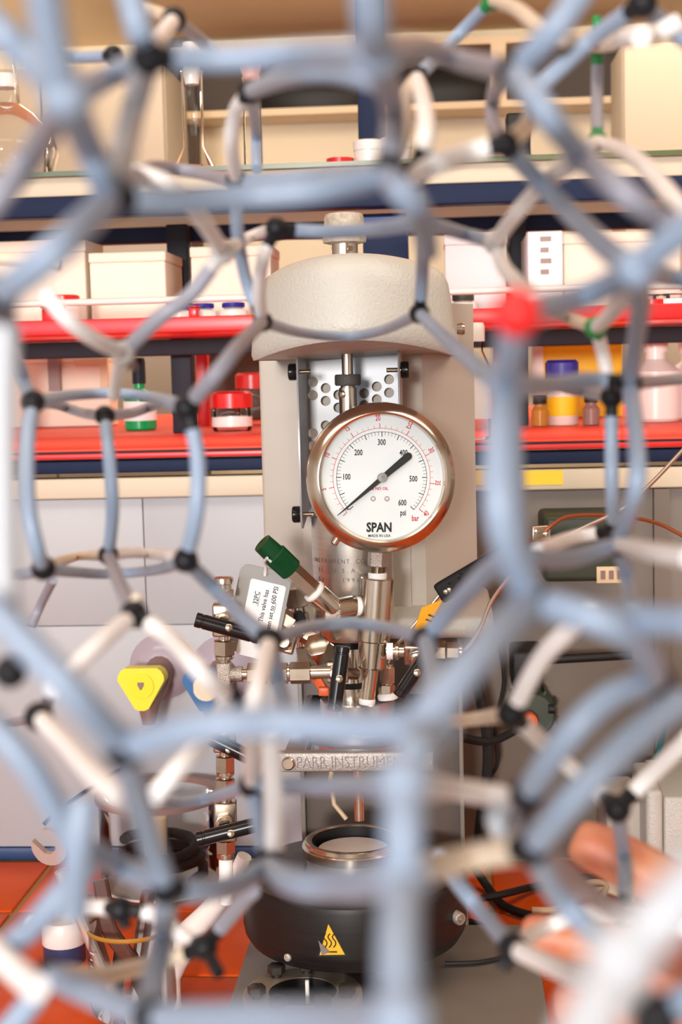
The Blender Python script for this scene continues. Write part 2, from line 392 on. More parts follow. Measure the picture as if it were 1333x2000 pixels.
# ------------------------------------------------------------------ things at the far wall
cup = thing('wall_cupboard', (PY(780, 150, 4.06).x, 4.1, 2.0), 'open-fronted dark brown wall cupboard high on the far wall', 'cupboard')
a = PY(350, 215, 4.04); b = PY(1212, 75, 4.04); z0, z1 = a.z-.005, b.z
xa, xb = a.x, b.x
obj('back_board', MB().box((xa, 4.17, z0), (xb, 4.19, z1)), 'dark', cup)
obj('shelf_board', MB().box((xa, 4.04, z0-.018), (xb, 4.19, z0)), 'wood', cup)
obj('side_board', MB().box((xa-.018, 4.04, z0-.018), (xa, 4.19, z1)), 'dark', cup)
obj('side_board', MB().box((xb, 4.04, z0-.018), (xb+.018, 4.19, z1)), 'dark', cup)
obj('top_board', MB().box((xa-.018, 4.04, z1), (xb+.018, 4.19, z1+.02)), 'wood', cup)
x = PY(975, 150, 4.04).x
obj('divider', MB().box((x-.02, 4.04, z0), (x+.02, 4.17, z1)), 'wood', cup)
# dark low tubs in it
for k, px in enumerate((610, 860)):
    p = PY(px, 190, 4.1); mb = MB().lathe((p.x, 0, z0+.001), Za, [(0, .15), (.03, .165), (.07, .15), (.10, .09)], 28)
    for v in mb.v: v.y = 4.105+v.y*.36
    single('storage_tub', mb, 'mblack', ['low oval black tub in the far cupboard, left of the divider', 'low oval black tub in the far cupboard, right beside the divider'][k], 'tub', 'black tubs in the far cupboard')
def panel_box(name, x0, y0, x1, y1, Y, dp, m, label, cat, bev=.004, group=None):
    a = PY(x0, y1, Y); b = PY(x1, y0, Y)
    return single(name, MB().box((a.x, Y, a.z), (b.x, Y+dp, b.z), bev), m, label, cat, group)
tc = thing('tall_cupboard', (PY(1400, 200, 3.2).x, 3.4, 0), 'tall plain cream cupboard at the far right beside the wall cupboard', 'cupboard')
a = PY(1222, 900, 3.2); b = PY(1700, 62, 3.2)
obj('carcass', MB().box((a.x, 3.22, .08), (b.x, 3.42, b.z), .004), 'cupb', tc)
obj('plinth', MB().box((a.x+.02, 3.25, 0), (b.x-.02, 3.40, .08)), 'dark', tc)
obj('door', MB().box((a.x+.003, 3.2, .085), ((a.x+b.x)/2-.002, 3.219, b.z-.004), .003), 'cupb', tc)
obj('door', MB().box(((a.x+b.x)/2+.002, 3.2, .085), (b.x-.003, 3.219, b.z-.004), .003), 'cupb', tc)
a = PY(-120, 900, 3.3); b = PY(318, 120, 3.3)
lc = thing('locker', ((a.x+b.x)/2, 3.5, 0), 'tall pale locker at the far left wall behind the round flask', 'cupboard')
obj('carcass', MB().box((a.x, 3.32, .06), (b.x, 3.6, b.z), .004), 'cupb', lc)
obj('plinth', MB().box((a.x+.02, 3.35, 0), (b.x-.02, 3.57, .06)), 'dark', lc)
obj('door', MB().box((a.x+.003, 3.3, .065), ((a.x+b.x)/2-.002, 3.319, b.z-.003), .003), 'cupb', lc)
obj('door', MB().box(((a.x+b.x)/2+.002, 3.3, .065), (b.x-.003, 3.319, b.z-.003), .003), 'cupb', lc)
a = PY(349, 300, 4.1)
structure('trim_1', MB().box((a.x-.045, 4.14, 0), (a.x+.045, 4.2, 2.36)), 'dark')

# ------------------------------------------------------------------ glassware on the top shelf
def zline(px, py, Y): return PY(px, py, Y).z
Y0 = 1.78
x = PY(378, 250, Y0).x; s = 1.78/2900
fl = thing('volumetric_flask', (x, Y0, ZT), 'clear long-necked glass flask with a ground stopper on the glass top shelf', 'flask')
zst = PY(375, 90, Y0).z; znk = PY(378, 140, Y0).z; zsh = PY(380, 300, Y0).z
obj('body', MB().lathe((x, Y0, ZT+.001), Za, [(0, .028), (.004, .036), (.014, .038), (max(zsh-ZT-.02, .02), .024), (max(zsh-ZT+.006, .03), .0125), (znk-ZT-.004, .0125), (znk-ZT, .0135)], 28, caps=(1, 0)), 'glass', fl)
obj('stopper', MB().lathe((x, Y0, znk-.015), Za, [(0, .008), (.017, .011), (.026, .0075), (.034, .0115), (.048, .0095), (zst-znk+.015, .005)], 20), 'potwhite', fl, label='frosted white glass stopper')
Y0 = 1.80; x = PY(493, 250, Y0).x
fl = thing('measuring_cylinder', (x, Y0, ZT), 'narrow glass cylinder with a pink stopper on the glass top shelf', 'cylinder')
z1 = PY(493, 150, Y0).z
obj('body', MB().lathe((x, Y0, ZT+.001), Za, [(0, .022), (.006, .022), (.014, .011), (z1-ZT, .0105)], 24, caps=(1, 0)), 'glass', fl)
obj('stopper', MB().lathe((x, Y0, z1-.010), Za, [(0, .008), (.012, .0095), (.022, .013), (.026, .013)], 20), 'pink', fl, label='pink flared stopper')
Y0 = 1.80; p = PY(18, 318, Y0); rr = .062
rf = thing('round_flask', (p.x, Y0, ZT), 'round clear glass flask at the left end of the top shelf', 'flask')
obj('body', MB().lathe((p.x, Y0, ZT+.001), Za, [(0, .02), (.004, .034), (.02, .052), (.045, .060), (.07, .054), (.092, .034), (.105, .016), (.16, .013), (.165, .016)], 32, caps=(1, 0)), 'glass', rf)
obj('neck_ring', MB().lathe((p.x, Y0, ZT+.125), Za, [(0, .0145), (.008, .0155), (.016, .0145)], 20), 'potwhite', rf)
for k, (px, w, h, m, nm, lb) in enumerate(((665, .03, .016, 'red', 'red_lidded_tin', 'low tin with a red lid on the top shelf above the motor knob'), (722, .034, .034, 'potwhite', 'white_pot', 'small white pot on the top shelf, directly before the slate post'), (775, .034, .036, 'potwhite', 'white_pot', 'small white pot on the top shelf, right of the slate post'))):
    x = PY(px, 320, 1.72).x
    t = thing(nm, (x, 1.72, ZT), lb, 'pot')
    obj('body', MB().lathe((x, 1.72, ZT+.0005), Za, [(0, w*.46), (h*.7, w*.5)], 20), 'potwhite', t)
    obj('lid', MB().lathe((x, 1.72, ZT+.0005+h*.7), Za, [(0, w*.53), (h*.3, w*.53), (h*.34, w*.45)], 20), m, t)
x = PY(1012, 270, 1.8).x
single('clamp_block', MB().box((x-.014, 1.78, ZT+.001), (x+.014, 1.82, PY(1012, 225, 1.8).z), .003), 'mblack', 'upright black block standing on the glass top shelf', 'block')

# ------------------------------------------------------------------ boxes and bottles on the upper red shelf
def carton(x0, x1, ytop, Y, dp, m, name, label, cat, zb=None):
    zb = ZU if zb is None else zb
    a = PY(x0, 550, Y); b = PY(x1, 550, Y); zt_ = PY((x0+x1)/2, ytop, Y).z
    t = thing(name, ((a.x+b.x)/2, Y+dp/2, zb), label, cat)
    h = zt_-zb
    obj('body', MB().box((a.x, Y, zb+.0008), (b.x, Y+dp, zb+h*.86), .002), m, t)
    obj('lid', MB().box((a.x-.001, Y-.001, zb+h*.86), (b.x+.001, Y+dp+.001, zt_), .002), m, t)
    return t
carton(-40, 168, 470, 1.86, .10, 'carton', 'storage_box', 'cream storage box at the left end of the upper red shelf', 'box')
carton(176, 324, 492, 1.84, .12, 'carton', 'storage_box', 'cream storage box on the upper red shelf, left of the dark upright', 'box')
carton(374, 530, 480, 1.86, .10, 'carton', 'storage_box', 'cream storage box on the upper red shelf, right of the dark upright', 'box')
carton(870, 990, 455, 1.86, .10, 'label', 'storage_box', 'white storage box on the upper red shelf, right of the motor housing', 'box')
carton(1102, 1330, 452, 1.84, .12, 'carton', 'storage_box', 'wide cream storage box at the right end of the upper red shelf', 'box')
t = thing('ring_binder', (PY(1066, 500, 1.82).x, 1.88, ZU), 'white ring binder with dark spine lettering on the upper red shelf', 'binder')
a = PY(1032, 550, 1.82); b = PY(1100, 450, 1.82)
obj('cover', MB().box((a.x, 1.82, ZU+.0005), (b.x, 1.96, b.z), .002), 'label', t)
obj('spine_label', MB().box((a.x+.012, 1.819, ZU+.03), (b.x-.012, 1.8205, b.z-.012)), 'potwhite', t)
c = (a+b)/2
for k in range(4):
    z = ZU+.045+k*.013
    obj('spine_print', MB().box((c.x-.006, 1.8184, z), (c.x+.004+.003*(k % 2), 1.8192, z+.006)), 'tapbody', t)
def bottle(px, ytop, Y, r, m, capm, name, label, cat, zb, group=None, capf=.25, capr=.8, body_label=None, neck=True):
    p = PY(px, ytop, Y); h = p.z-zb
    t = thing(name, (p.x, Y, zb), label, cat, group)
    c = (p.x, Y, zb+.0008)
    hb = h*(1-capf)
    if neck: pr = [(0, r*.9), (r*.12, r), (hb*.72, r), (hb*.9, r*capr*.8), (hb, r*capr*.8)]
    else: pr = [(0, r*.94), (r*.1, r), (hb*.9, r), (hb, r*.95)]
    obj('body', MB().lathe(c, Za, pr, 24), m, t)
    obj('cap', MB().lathe((p.x, Y, zb+hb+.0008), Za, [(0, r*capr), (h*capf*.85, r*capr), (h*capf, r*capr*.85)], 24), capm, t)
    if body_label:
        obj('paper_label', MB().lathe((p.x, Y, zb+hb*.22), Za, [(0, r*1.02), (hb*.42, r*1.02)], 24, caps=(0, 0)), body_label, t)
    return t
bottle(352, 596, 1.74, .014, 'potwhite', 'bluecap', 'small_bottle', 'small white bottle with a violet-blue cap in front of the dark upright', 'bottle', ZU, 'violet-capped bottles on the upper red shelf', capf=.33)
bottle(396, 594, 1.75, .017, 'potwhite', 'bluecap', 'small_bottle', 'middle one of the violet-capped white bottles behind the guard rail', 'bottle', ZU, 'violet-capped bottles on the upper red shelf', capf=.33)
bottle(456, 592, 1.75, .017, 'potwhite', 'bluecap', 'small_bottle', 'white bottle with violet-blue cap nearest the cream motor housing', 'bottle', ZU, 'violet-capped bottles on the upper red shelf', capf=.33)
bottle(905, 575, 1.75, .016, 'potwhite', 'greencase', 'small_bottle', 'white bottle with a dark green cap just right of the motor housing', 'bottle', ZU, capf=.4)
bottle(125, 578, 1.74, .018, 'potwhite', 'red', 'small_bottle', 'squat white bottle with a red cap at the left of the upper shelf', 'bottle', ZU, capf=.3, neck=False, capr=1.02)
t = carton(78, 124, 598, 1.72, .05, 'red', 'red_box', 'small red box at the left of the upper red shelf', 'box')
t = carton(366, 384, 596, 1.70, .02, 'red', 'red_box', 'narrow upright red box between two violet-capped bottles', 'box')
for k, px in enumerate((1272, 1312)):
    bottle(px, 572-k*2, 1.76, .022, 'glass', 'potwhite', 'clear_jar', ['clear jar with white lid, left of two at right end of upper shelf', 'clear jar with white lid, rightmost on the upper red shelf'][k], 'jar', ZU, 'clear jars at the right of the upper shelf', capf=.2, neck=False, capr=1.03, body_label='red' if k == 0 else 'label')

# ------------------------------------------------------------------ lower red shelf
bottle(270, 700, 2.1, .023, 'greenglass', 'slate', 'green_bottle', 'green plastic bottle with a dark nozzle on the red lower shelf', 'bottle', ZL, capf=.36, capr=.42, body_label='label')
bottle(452, 765, 2.0, .027, 'glass', 'red', 'sample_jar', 'clear sample jar with a red screw lid on the red lower shelf', 'jar', ZL, capf=.42, neck=False, capr=1.06, body_label='potwhite')
bottle(492, 729, 2.2, .024, 'glass', 'red', 'sample_jar', 'taller clear jar with a red lid next to the motor housing', 'jar', ZL, capf=.3, neck=False, capr=1.04)
t = carton(-20, 205, 690, 2.3, .06, 'carton', 'wooden_tray', 'pale upright tray leaning behind the left part of the lower shelf', 'tray', ZL)
p = PY(106, 720, 2.29); q = PY(106, 765, 2.29)
obj('strap', MB().box((p.x-.009, 2.285, q.z), (p.x+.009, 2.3, p.z+.03)), 'tapbody', t, label='dark brown strap')
p = PY(200, 712, 2.29)
obj('corner_bracket', MB().box((p.x-.045, 2.288, p.z), (p.x+.008, 2.3, p.z+.008)).box((p.x-.004, 2.288, p.z-.05), (p.x+.008, 2.3, p.z)), 'wood', t, label='tan corner bracket')
t = carton(398, 520, 660, 2.45, .05, 'dark', 'dark_board', 'dark olive-brown case standing at the back of the lower shelf', 'case', ZL)
bottle(928, 632, 1.62, .017, 'glass', 'potwhite', 'wash_bottle', 'tall clear bottle with a wide pale mouth right of the column', 'bottle', ZL, capf=.16, capr=.62, body_label='label')
t = carton(962, 990, 655, 2.05, .12, 'mauve', 'thin_book', 'thin upright mauve book on the red lower shelf', 'book', ZL)
t = carton(1046, 1216, 652, 2.2, .09, 'ybox', 'yellow_box', 'bright yellow card box with pale edges on the lower shelf', 'box', ZL)
a = PY(1050, 760, 2.199); b = PY(1061, 660, 2.199)
obj('edge_strip', MB().box((a.x-.008, 2.196, ZL+.001), (b.x, 2.2, b.z)), 'potwhite', t)
bottle(1098, 704, 1.95, .021, 'potwhite', 'bluecap', 'blue_capped_jar', 'white jar with a dark blue cap before the yellow box', 'jar', ZL, capf=.3, neck=False, capr=1.03, body_label='ybox')
bottle(1055, 772, 1.92, .011, 'brass', 'mblack', 'amber_vial', 'small amber vial beside the blue-capped jar', 'vial', ZL, capf=.3)
bottle(1155, 768, 1.92, .011, 'tapbody', 'mblack', 'brown_vial', 'small brown vial right of the blue-capped jar', 'vial', ZL, capf=.3)
bottle(1280, 655, 2.0, .034, 'potwhite', 'potwhite', 'white_jug', 'big white plastic jug on the lower shelf, left of two', 'jug', ZL, 'white jugs on the lower shelf', capf=.2, capr=.5)
bottle(1350, 660, 2.05, .034, 'potwhite', 'potwhite', 'white_jug', 'big white plastic jug cut off by the right picture edge', 'jug', ZL, 'white jugs on the lower shelf', capf=.2, capr=.5)

# ------------------------------------------------------------------ gas and water taps on the white panel
def tap(px, py, m, label, cat, face):
    c = PY(px+42, py-38, SY)
    t = thing('gas_tap' if m == 'yellow' else 'water_tap', (c.x, SY, c.z-.02), label, cat)
    obj('wall_rose', MB().lathe(c-Ya*.0004, -Ya, [(0, .036), (.004, .037), (.012, .030), (.02, .018)], 28), 'mauve', t)
    obj('tap_body', MB().tubeline([c-Ya*.015, c+V((-.002, -.05, -.012)), c+V((-.006, -.06, -.03)), c+V((-.006, -.06, -.052))], [.016, .016, .012, .007], 14), 'tapbody', t)
    obj('hose_nozzle', MB().lathe(c+V((-.006, -.06, -.052)), -Za, [(0, .007), (.004, .0085), (.006, .006), (.010, .008), (.012, .0055), (.02, .006)], 14), 'mauve', t)
    k = c+V((-.008, -.062, -.006)); n = V((-.06, -1, .02)).normalized(); r_, u_ = Xa, n.cross(Xa).normalized(); u_ = u_ if u_.z > 0 else -u_
    R_ = .026; poly = []
    for a in range(3):
        for dd in (-17, -6, 6, 17):
            th = radians(-90+120*a+dd); poly.append(k+r_*(cos(th)*R_*(1.06-abs(dd)*.004))+u_*(sin(th)*R_*(1.06-abs(dd)*.004)))
    h = obj('handle', MB().prism(poly, n*.018), m, t)
    kk = k+n*.0182
    obj('handle_inlay', MB().lathe(kk, n, [(0, .014), (.0006, .014)], 20), face, h)
    if m == 'yellow':
        obj('flow_mark', MB().prism([kk+n*.0008+r_*x+u_*y for x, y in ((-.0035, .004), (.0035, .004), (.0035, .001), (.001, -.004), (-.001, -.004), (-.0035, .001))], n*.0004), 'tapbody', h)
tap(277, 1338, 'yellow', 'yellow three-cornered gas tap on the white panel', 'tap', 'yellow')
tap(398, 1342, 'tapblue', 'blue three-cornered water tap on the white panel', 'tap', 'wall')

# ================================================================== the stirred reactor
AX, AY = -.0785, 1.2
def Z(py, Y=AY, px=690): return PY(px, py, Y).z
ZBASE = .945
rx = thing('stirred_reactor', (AX, 1.25, BZ), 'bench-top stirred pressure reactor with a cream motor head, big round gauge and steel valves', 'reactor')
def part(name, mb, m, parent=None, label=None, ang=35): return obj(name, mb, m, parent or rx, ang, label)
def edge_strip(mb, a, b, w): pass

# base, feet, support, ledge, column
bx0, bx1 = -.179, .0735
part('base_plate', MB().box((bx0, .92, ZBASE-.028), (bx1, 1.30, ZBASE), .004), 'plate')
for x in (bx0+.03, bx1-.03):
    for y in (.95, 1.27):
        part('foot', MB().lathe((x, y, BZ+.0002), Za, [(0, .014), (.004, .016), (.0168, .016)], 20), 'rubber')
lz = 1.238
sx0, sx1 = XY(588, 1.33, 1500), XY(906, 1.33, 1500)
part('rear_plate', MB().box((sx0-.004, 1.301, ZBASE-.028), (sx1+.002, 1.47, ZBASE), .003), 'plate')
part('rear_foot', MB().lathe((AX, 1.44, BZ+.0002), Za, [(0, .014), (.004, .016), (.0168, .016)], 20), 'rubber')
part('support_column', MB().box((sx0, 1.33, ZBASE), (sx1, 1.46, lz-.018), .003), 'support')
for x in (sx1-.004, sx0):
    part('support_edge', MB().box((x, 1.322, ZBASE), (x+.004, 1.33, lz-.018), .0008), 'plate')
part('ledge', MB().box((XY(560, 1.2, 1230), 1.215, lz-.018), (XY(962, 1.3, 1200), 1.40, lz), .008), 'cream')
CY = 1.285
cx0, cx1 = XY(506, CY, 730), XY(916, CY, 730)
px0, px1 = XY(594, CY, 800), XY(790, CY, 800)
ctop = 1.50
part('column', MB().box((cx0, CY, lz-.0), (px0, 1.41, ctop), .003).prism([V((px1, CY, lz)), V((px1+.016, CY, lz)), V((cx1+.006, CY+.062, lz)), V((cx1+.006, 1.41, lz)), V((px1, 1.41, lz))], (0, 0, ctop-lz)).box((px0-.003, 1.279, lz), (px1+.003, 1.405, ctop)), 'beige')

# perforated guard with two flanges
def holed(name, poly, holes, o0, ux, uy, th, m, parent, n=18):
    cu = bpy.data.curves.new('sheet', 'CURVE'); cu.dimensions = '2D'; cu.fill_mode = 'BOTH'; cu.extrude = th/2
    def spl(pts):
        s = cu.splines.new('POLY'); s.points.add(len(pts)-1); s.use_cyclic_u = True
        for q, p in zip(s.points, pts): q.co = (p[0], p[1], 0, 1)
    spl(poly)
    for x, y, rx_, ry_ in holes: spl([(x+rx_*cos(2*pi*k/n), y+ry_*sin(2*pi*k/n)) for k in range(n)])
    t = bpy.data.objects.new('sheet', cu); COL.objects.link(t); bpy.context.view_layer.update()
    me = bpy.data.meshes.new_from_object(t.evaluated_get(bpy.context.evaluated_depsgraph_get()))
    bpy.data.objects.remove(t); bpy.data.curves.remove(cu)
    ux, uy = V(ux), V(uy); un = ux.cross(uy); off = V(o0)-wloc(parent)
    for v in me.vertices: v.co = off+ux*v.co.x+uy*v.co.y+un*v.co.z
    me.name = name; me.materials.clear(); me.materials.append(M[m])
    o = bpy.data.objects.new(name, me); COL.objects.link(o); o.parent = parent; return o
GY = 1.268
c0 = PY(690, 760, GY); gx0, gx1 = XY(601, GY, 800), XY(786, GY, 800)
zlo, zhi = Z(1022, GY), 1.4595
hl = []
for px, ys in ((612, (746, 772, 846, 871, 940, 965)), (636.7, (758, 783, 831, 856, 930, 955)), (661.4, (771, 796, 845, 870, 944)), (712, (768, 791, 850, 875)), (736.5, (755, 780, 840, 865)), (760.6, (741, 767, 830, 855))):
    for y in ys:
        p = PY(px, y, GY); hl.append((p.x-c0.x, p.z-c0.z, .0043, .0043))
holed('perforated_sheet', [(gx0-c0.x, zlo-c0.z), (gx1-c0.x, zlo-c0.z), (gx1-c0.x, zhi-c0.z), (gx0-c0.x, zhi-c0.z)], hl, c0, Xa, Za, .0012, 'sheet', rx)
for side, gx, zb in ((-1, gx0, Z(1032, 1.19)), (1, gx1, Z(1000, 1.19))):
    hs = [(-.012-.007*(k % 2)-.03, zb-c0.z+.02+.0085*k, .0009, .0026) for k in range(15)]
    w = .082; t = zhi-c0.z
    holed('guard_flange', [(0, zb-c0.z+.012), (-w+.01, zb-c0.z), (-w, zb-c0.z+.006), (-w, t), (0, t)], hs, V((gx, GY, c0.z)), Ya, Za, .0014, 'sheet', rx, 10)
def thumb(px, py, s, Y=1.196, gx=gx0):
    p = PY(px, py, Y); q = V((gx, p.y, p.z))
    h = part('thumb_screw', MB().lathe(q+Xa*(s*.0015), Xa*s, [(0, .0062), (.001, .0068), (.0055, .0068), (.0065, .006)], 16), 'black')
    obj('threaded_end', MB().lathe(q-Xa*s*.010, Xa*s, [(0, .0014)]+[(.0005*k, .0021 if k % 2 else .0016) for k in range(1, 20)]+[(.0105, .003), (.0118, .003)], 12), 'steel', h)
thumb(557, 727, -1); thumb(565, 1005, -1); thumb(798, 722, 1, gx=gx1)

# motor head: moulded cream cover with a bulging front
def outline(wf, yf, n=22):
    """plan of the cover: bulged front, rounded front corners, sides running back"""
    xc = -.0665; pts = []
    for k in range(n+1):
        t = -1+2*k/n; pts.append((xc+wf*t, yf+.055*abs(t)**2.2))
    xr = xc+wf
    pts += [(xr+.0035, yf+.066), (xr+.004, yf+.09), (xr-.002, 1.36), (xr-.012, 1.40)]
    pts += [(xc-wf+.012, 1.40), (xc-wf+.002, 1.36), (xc-wf-.004, yf+.09), (xc-wf-.0035, yf+.066)]
    return pts
hb = 1.4655; mh = MB(); rows = []
cxm = V((-.0665, 1.22))
levels = [(0.0, .0755, 1.083, 1), (.004, .0765, 1.080, 1), (.014, .0758, 1.080, 1), (.022, .0725, 1.082, 1), (.042, .0708, 1.084, 1), (.053, .0690, 1.087, 1), (.060, .0655, 1.092, 1), (.064, .058, 1.102, 1), (.0655, .040, 1.125, 1)]
N = None
for dz, wf, yf, s in levels:
    o_ = outline(wf, yf); N = len(o_); i = len(mh.v)
    for (x, y) in o_:
        t = min(1, abs(x-cxm.x)/.0765)
        arch = -.0125*t*t*(1 if dz < .02 else .9)
        mh.v.append(V((x, y, hb+dz+arch)))
    rows.append(i)
for i, j in zip(rows, rows[1:]):
    for k in range(N): mh.f.append((i+k, i+(k+1) % N, j+(k+1) % N, j+k))
mh.f.append(tuple(rows[-1]+k for k in range(N)))
head = part('motor_housing', mh, 'cream', ang=50)
# underside recessed a little above the lip
i = MB(); o_ = outline(.0735, 1.086)
obj('underside', i.prism([V((x, y, hb+.0005-.0125*min(1, abs(x-cxm.x)/.0765)**2)) for x, y in o_], (0, 0, .003)), 'beige', head, 50)
sp = PY(885, 642, 1.16)
obj('side_screw', MB().lathe((.0125, 1.17, sp.z), Xa, [(0, .004), (.004, .005), (.006, .004)], 14), 'nickel', head)
kx = PY(671, 480, 1.14)
kn = part('speed_knob', MB().lathe((kx.x, 1.155, Z(476, 1.155)), Za, [(0, .0125), (.001, .0165), (.004, .0170), (.007, .0162), (.020, .0152), (.0225, .0142), (.0235, .011)], 32), 'frost', label='frosted knob on top of the motor')
obj('knob_collar', MB().lathe((kx.x, 1.155, hb+.062), Za, [(0, .0105), (Z(476, 1.155)-hb-.062, .0105)], 28), 'steel', kn)
obj('set_screw', MB().lathe((kx.x+.005, 1.155-.0098, Z(485, 1.145)), V((.3, -1, 0)), [(0, .0022), (.0008, .0022), (.0008, .0012), (.0002, .001)], 14), 'nickel', kn)

# shaft, collar, coupling, magnetic drive
sxp = PY(679, 710, AY).x
def sv(y): return Z(y, AY, 680)
def vl(prs, m, name, x=sxp, n=32, Y=AY, parent=None, label=None):
    z0 = prs[0][0]
    return part(name, MB().lathe((x, Y, sv(z0)), -Za, [(sv(z0)-sv(y), r) for y, r in prs], n), m, parent, label)
vl([(676, .0185), (679, .0185)], 'mblack', 'shaft_hole_shade')  # black disc paints the dark of the shaft hole in the underside
vl([(679, .0145), (684, .0145), (686, .0125)], 'sheet', 'shaft_washer')
vl([(684, .0046), (760, .0046)], 'steel', 'drive_shaft')
vl([(731, .0098), (734, .0106), (750, .0106), (753, .0098)], 'knurl', 'knurled_collar')
cs = vl([(752, .006), (757, .0062), (757.5, .0074), (880, .0076)], 'steel', 'coupling')
obj('coupling_screw', MB().lathe(PY(669, 770, AY-.0062), V((-.5, -1, 0)), [(0, .003), (.0015, .003), (.002, .0022)], 14), 'nickel', cs)
mx_ = PY(690, 1130, AY).x
drive = vl([(1000, .024), (1003, .032), (1006, .033), (1236, .033), (1243, .031)], 'brushed', 'magnetic_drive', x=mx_, n=48)
vl([(860, .014), (1003, .014)], 'brushed', 'drive_bearing', x=mx_)
def ontube(s, py, size, px=None):
    """letters engraved round the drive: each set on the curved face"""
    adv = size*.82; zc = Z(py, AY-.033); tot = adv*(len(s)-1)
    th0 = radians(-20)-tot/2/.033
    for k, ch in enumerate(s):
        if ch == ' ': continue
        th = th0+k*adv/.033
        n_ = V((sin(th), -cos(th), 0)); r_ = V((cos(th), sin(th), 0))
        text('engraved_letter', ch, V((mx_, AY, zc))+n_*.0331, r_, Za, size, 'engrave', drive, ext=.00005)
ontube('INSTRUMENT CO.', 1097, .0048)
ontube('IL. U.S.A.', 1115, .0048)
ontube('53    1996', 1134, .0048)
nx_ = PY(686, 1290, AY).x
vl([(1242, .0165), (1262, .0165), (1264, .012)], 'mblack', 'drive_neck', x=nx_)
vl([(1260, .008), (1285, .0085), (1330, .0115), (1366, .0118)], 'steel', 'packing_gland', x=nx_)
vl([(1330, .0125), (1336, .0132), (1341, .0125)], 'rubber', 'o_ring', x=nx_)

# reactor head
hx = PY(699, 1363, AY).x
hz0 = Z(1439, AY-.047); hz1 = Z(1464, AY-.047); hcov = Z(1363, AY)
part('head_cover', MB().lathe((hx, AY, hz0-.001), Za, [(0, .031), (hcov-hz0, .031), (hcov-hz0+.001, .0302)], 48), 'steel')
part('split_ring', MB().lathe((hx, AY, hz1), Za, [(0, .046), (.001, .047), (hz0-hz1-.001, .047), (hz0-hz1, .046)], 56), 'brushed')
part('head_skirt', MB().lathe((hx, AY, hz1-.014), Za, [(0, .036), (.014, .037)], 40), 'steel')
BY = 1.118
b0, b1 = PY(533, 1508, BY), PY(848, 1471, BY)
bar = part('head_bracket', MB().box((b0.x, BY, PY(690, 1508, BY).z), (b1.x, BY+.011, PY(690, 1470, BY).z), .0015), 'bracket')
zc = (PY(690, 1508, BY).z+PY(690, 1470, BY).z)/2
obj('bracket_arm', MB().box((b0.x+.008, BY+.010, zc-.006), (b0.x+.024, 1.335, zc+.006), .001), 'bracket', bar)
obj('bracket_arm', MB().box((b1.x-.024, BY+.010, zc-.006), (b1.x-.008, 1.335, zc+.006), .001), 'bracket', bar)
obj('cradle_plate', MB().box((hx-.05, 1.20, zc-.006), (hx+.05, 1.33, zc+.006), .001), 'bracket', bar)
obj('bracket_bolt', MB().lathe((PY(564, 1490, BY).x, BY+.0005, zc), -Ya, [(0, .0052), (.0035, .0052), (.005, .004)], 20), 'nickel', bar)
text('lettering_shade', 'PARR INSTRUMENT CO', V(((PY(582, 1490, BY).x+PY(844, 1490, BY).x)/2, BY-.0001, zc)), Xa, Za, .0128, 'engrave', bar, sx=.79, ext=.0002)  # dark copy paints shade along the edges of the raised letters
text('lettering_face', 'PARR INSTRUMENT CO', V(((PY(582, 1490, BY).x+PY(844, 1490, BY).x)/2-.0003, BY-.0003, zc+.0003)), Xa, Za, .0128, 'bracket', bar, sx=.79, ext=.0003, off=-.00025)
# stirrer and thermowell hanging under the head
part('stirrer_shaft', MB().lathe((hx-.001, AY, hz1-.012), -Za, [(0, .0042), (.060, .0042)], 16), 'steel')
p0 = PY(607, 1565, 1.26); part('cooling_loop', MB().tubeline([V((hx-.02, 1.2, hz1-.01)), V((hx-.025, 1.21, hz1-.04)), V((hx-.022, 1.205, hz1-.06)), V((hx-.012, 1.203, hz1-.072))], .002, 10), 'tanwire')

# ------------------------------------------------------------------ round clamp on the base
kp = V((-.1165, 1.1065, ZBASE))
cl = part('base_clamp', MB().lathe(kp, Za, [(0, .0460), (.006, .0465), (.0185, .0465), (.020, .0455), (.020, .0265), (.004, .0265), (.004, .001)], 48, caps=(1, 1)), 'clamp')
for k, a in enumerate((200, 245, 300, 345, 90, 130)):
    q = kp+V((cos(radians(a))*.0365, sin(radians(a))*.0365, .020))
    obj('clamp_bolt', MB().lathe(q, Za, [(0, .0042), (.003, .0042)], 12).hexp(q+Za*.003, q+Za*.0095, .0072, ph=a), 'heatertop', cl)
obj('clamp_bore_shade', MB().lathe(kp+Za*.004, Za, [(.0155, .0265), (.0155, .0260), (.0036, .0260), (.0036, .001)], 36, caps=(0, 1)), 'mblack', cl, label='bore with its shade painted black')  # black lining paints the shade inside the clamp hole
obj('clamp_slit_pin', MB().cyl(kp+V((.003, .006, .004)), kp+V((.003, .006, .026)), .0016), 'ptfe', cl)

# ------------------------------------------------------------------ heater jacket (lifts away)
hz_b, hz_t, HR = .9744, 1.0312, .0931
HXc = -.0806
ht = thing('heater_jacket', (HXc, AY, hz_b-.03), 'dark round electric heater jacket with a yellow hot-surface sticker under the reactor head', 'heater')
H = hz_t-hz_b
obj('jacket', MB().lathe((HXc, AY, hz_b), Za, [(0, .03), (0, .080), (.003, .088), (.010, HR-.001), (.016, HR), (H-.006, HR), (H-.002, HR-.0012), (H-.0004, HR-.004)], 72, caps=(1, 0)), 'heater', ht)
obj('top_plate', MB().lathe((HXc, AY, hz_t-.0004), Za, [(0, HR-.004), (.0006, HR-.0055), (.0006, .0425), (-.05, .0425), (-.05, .001)], 72, caps=(0, 1)), 'heatertop', ht)
obj('pedestal', MB().lathe((HXc+.01, AY+.025, ZBASE+.0003), Za, [(0, .03), (.004, .024), (hz_b-ZBASE-.001, .024)], 24), 'mblack', ht)
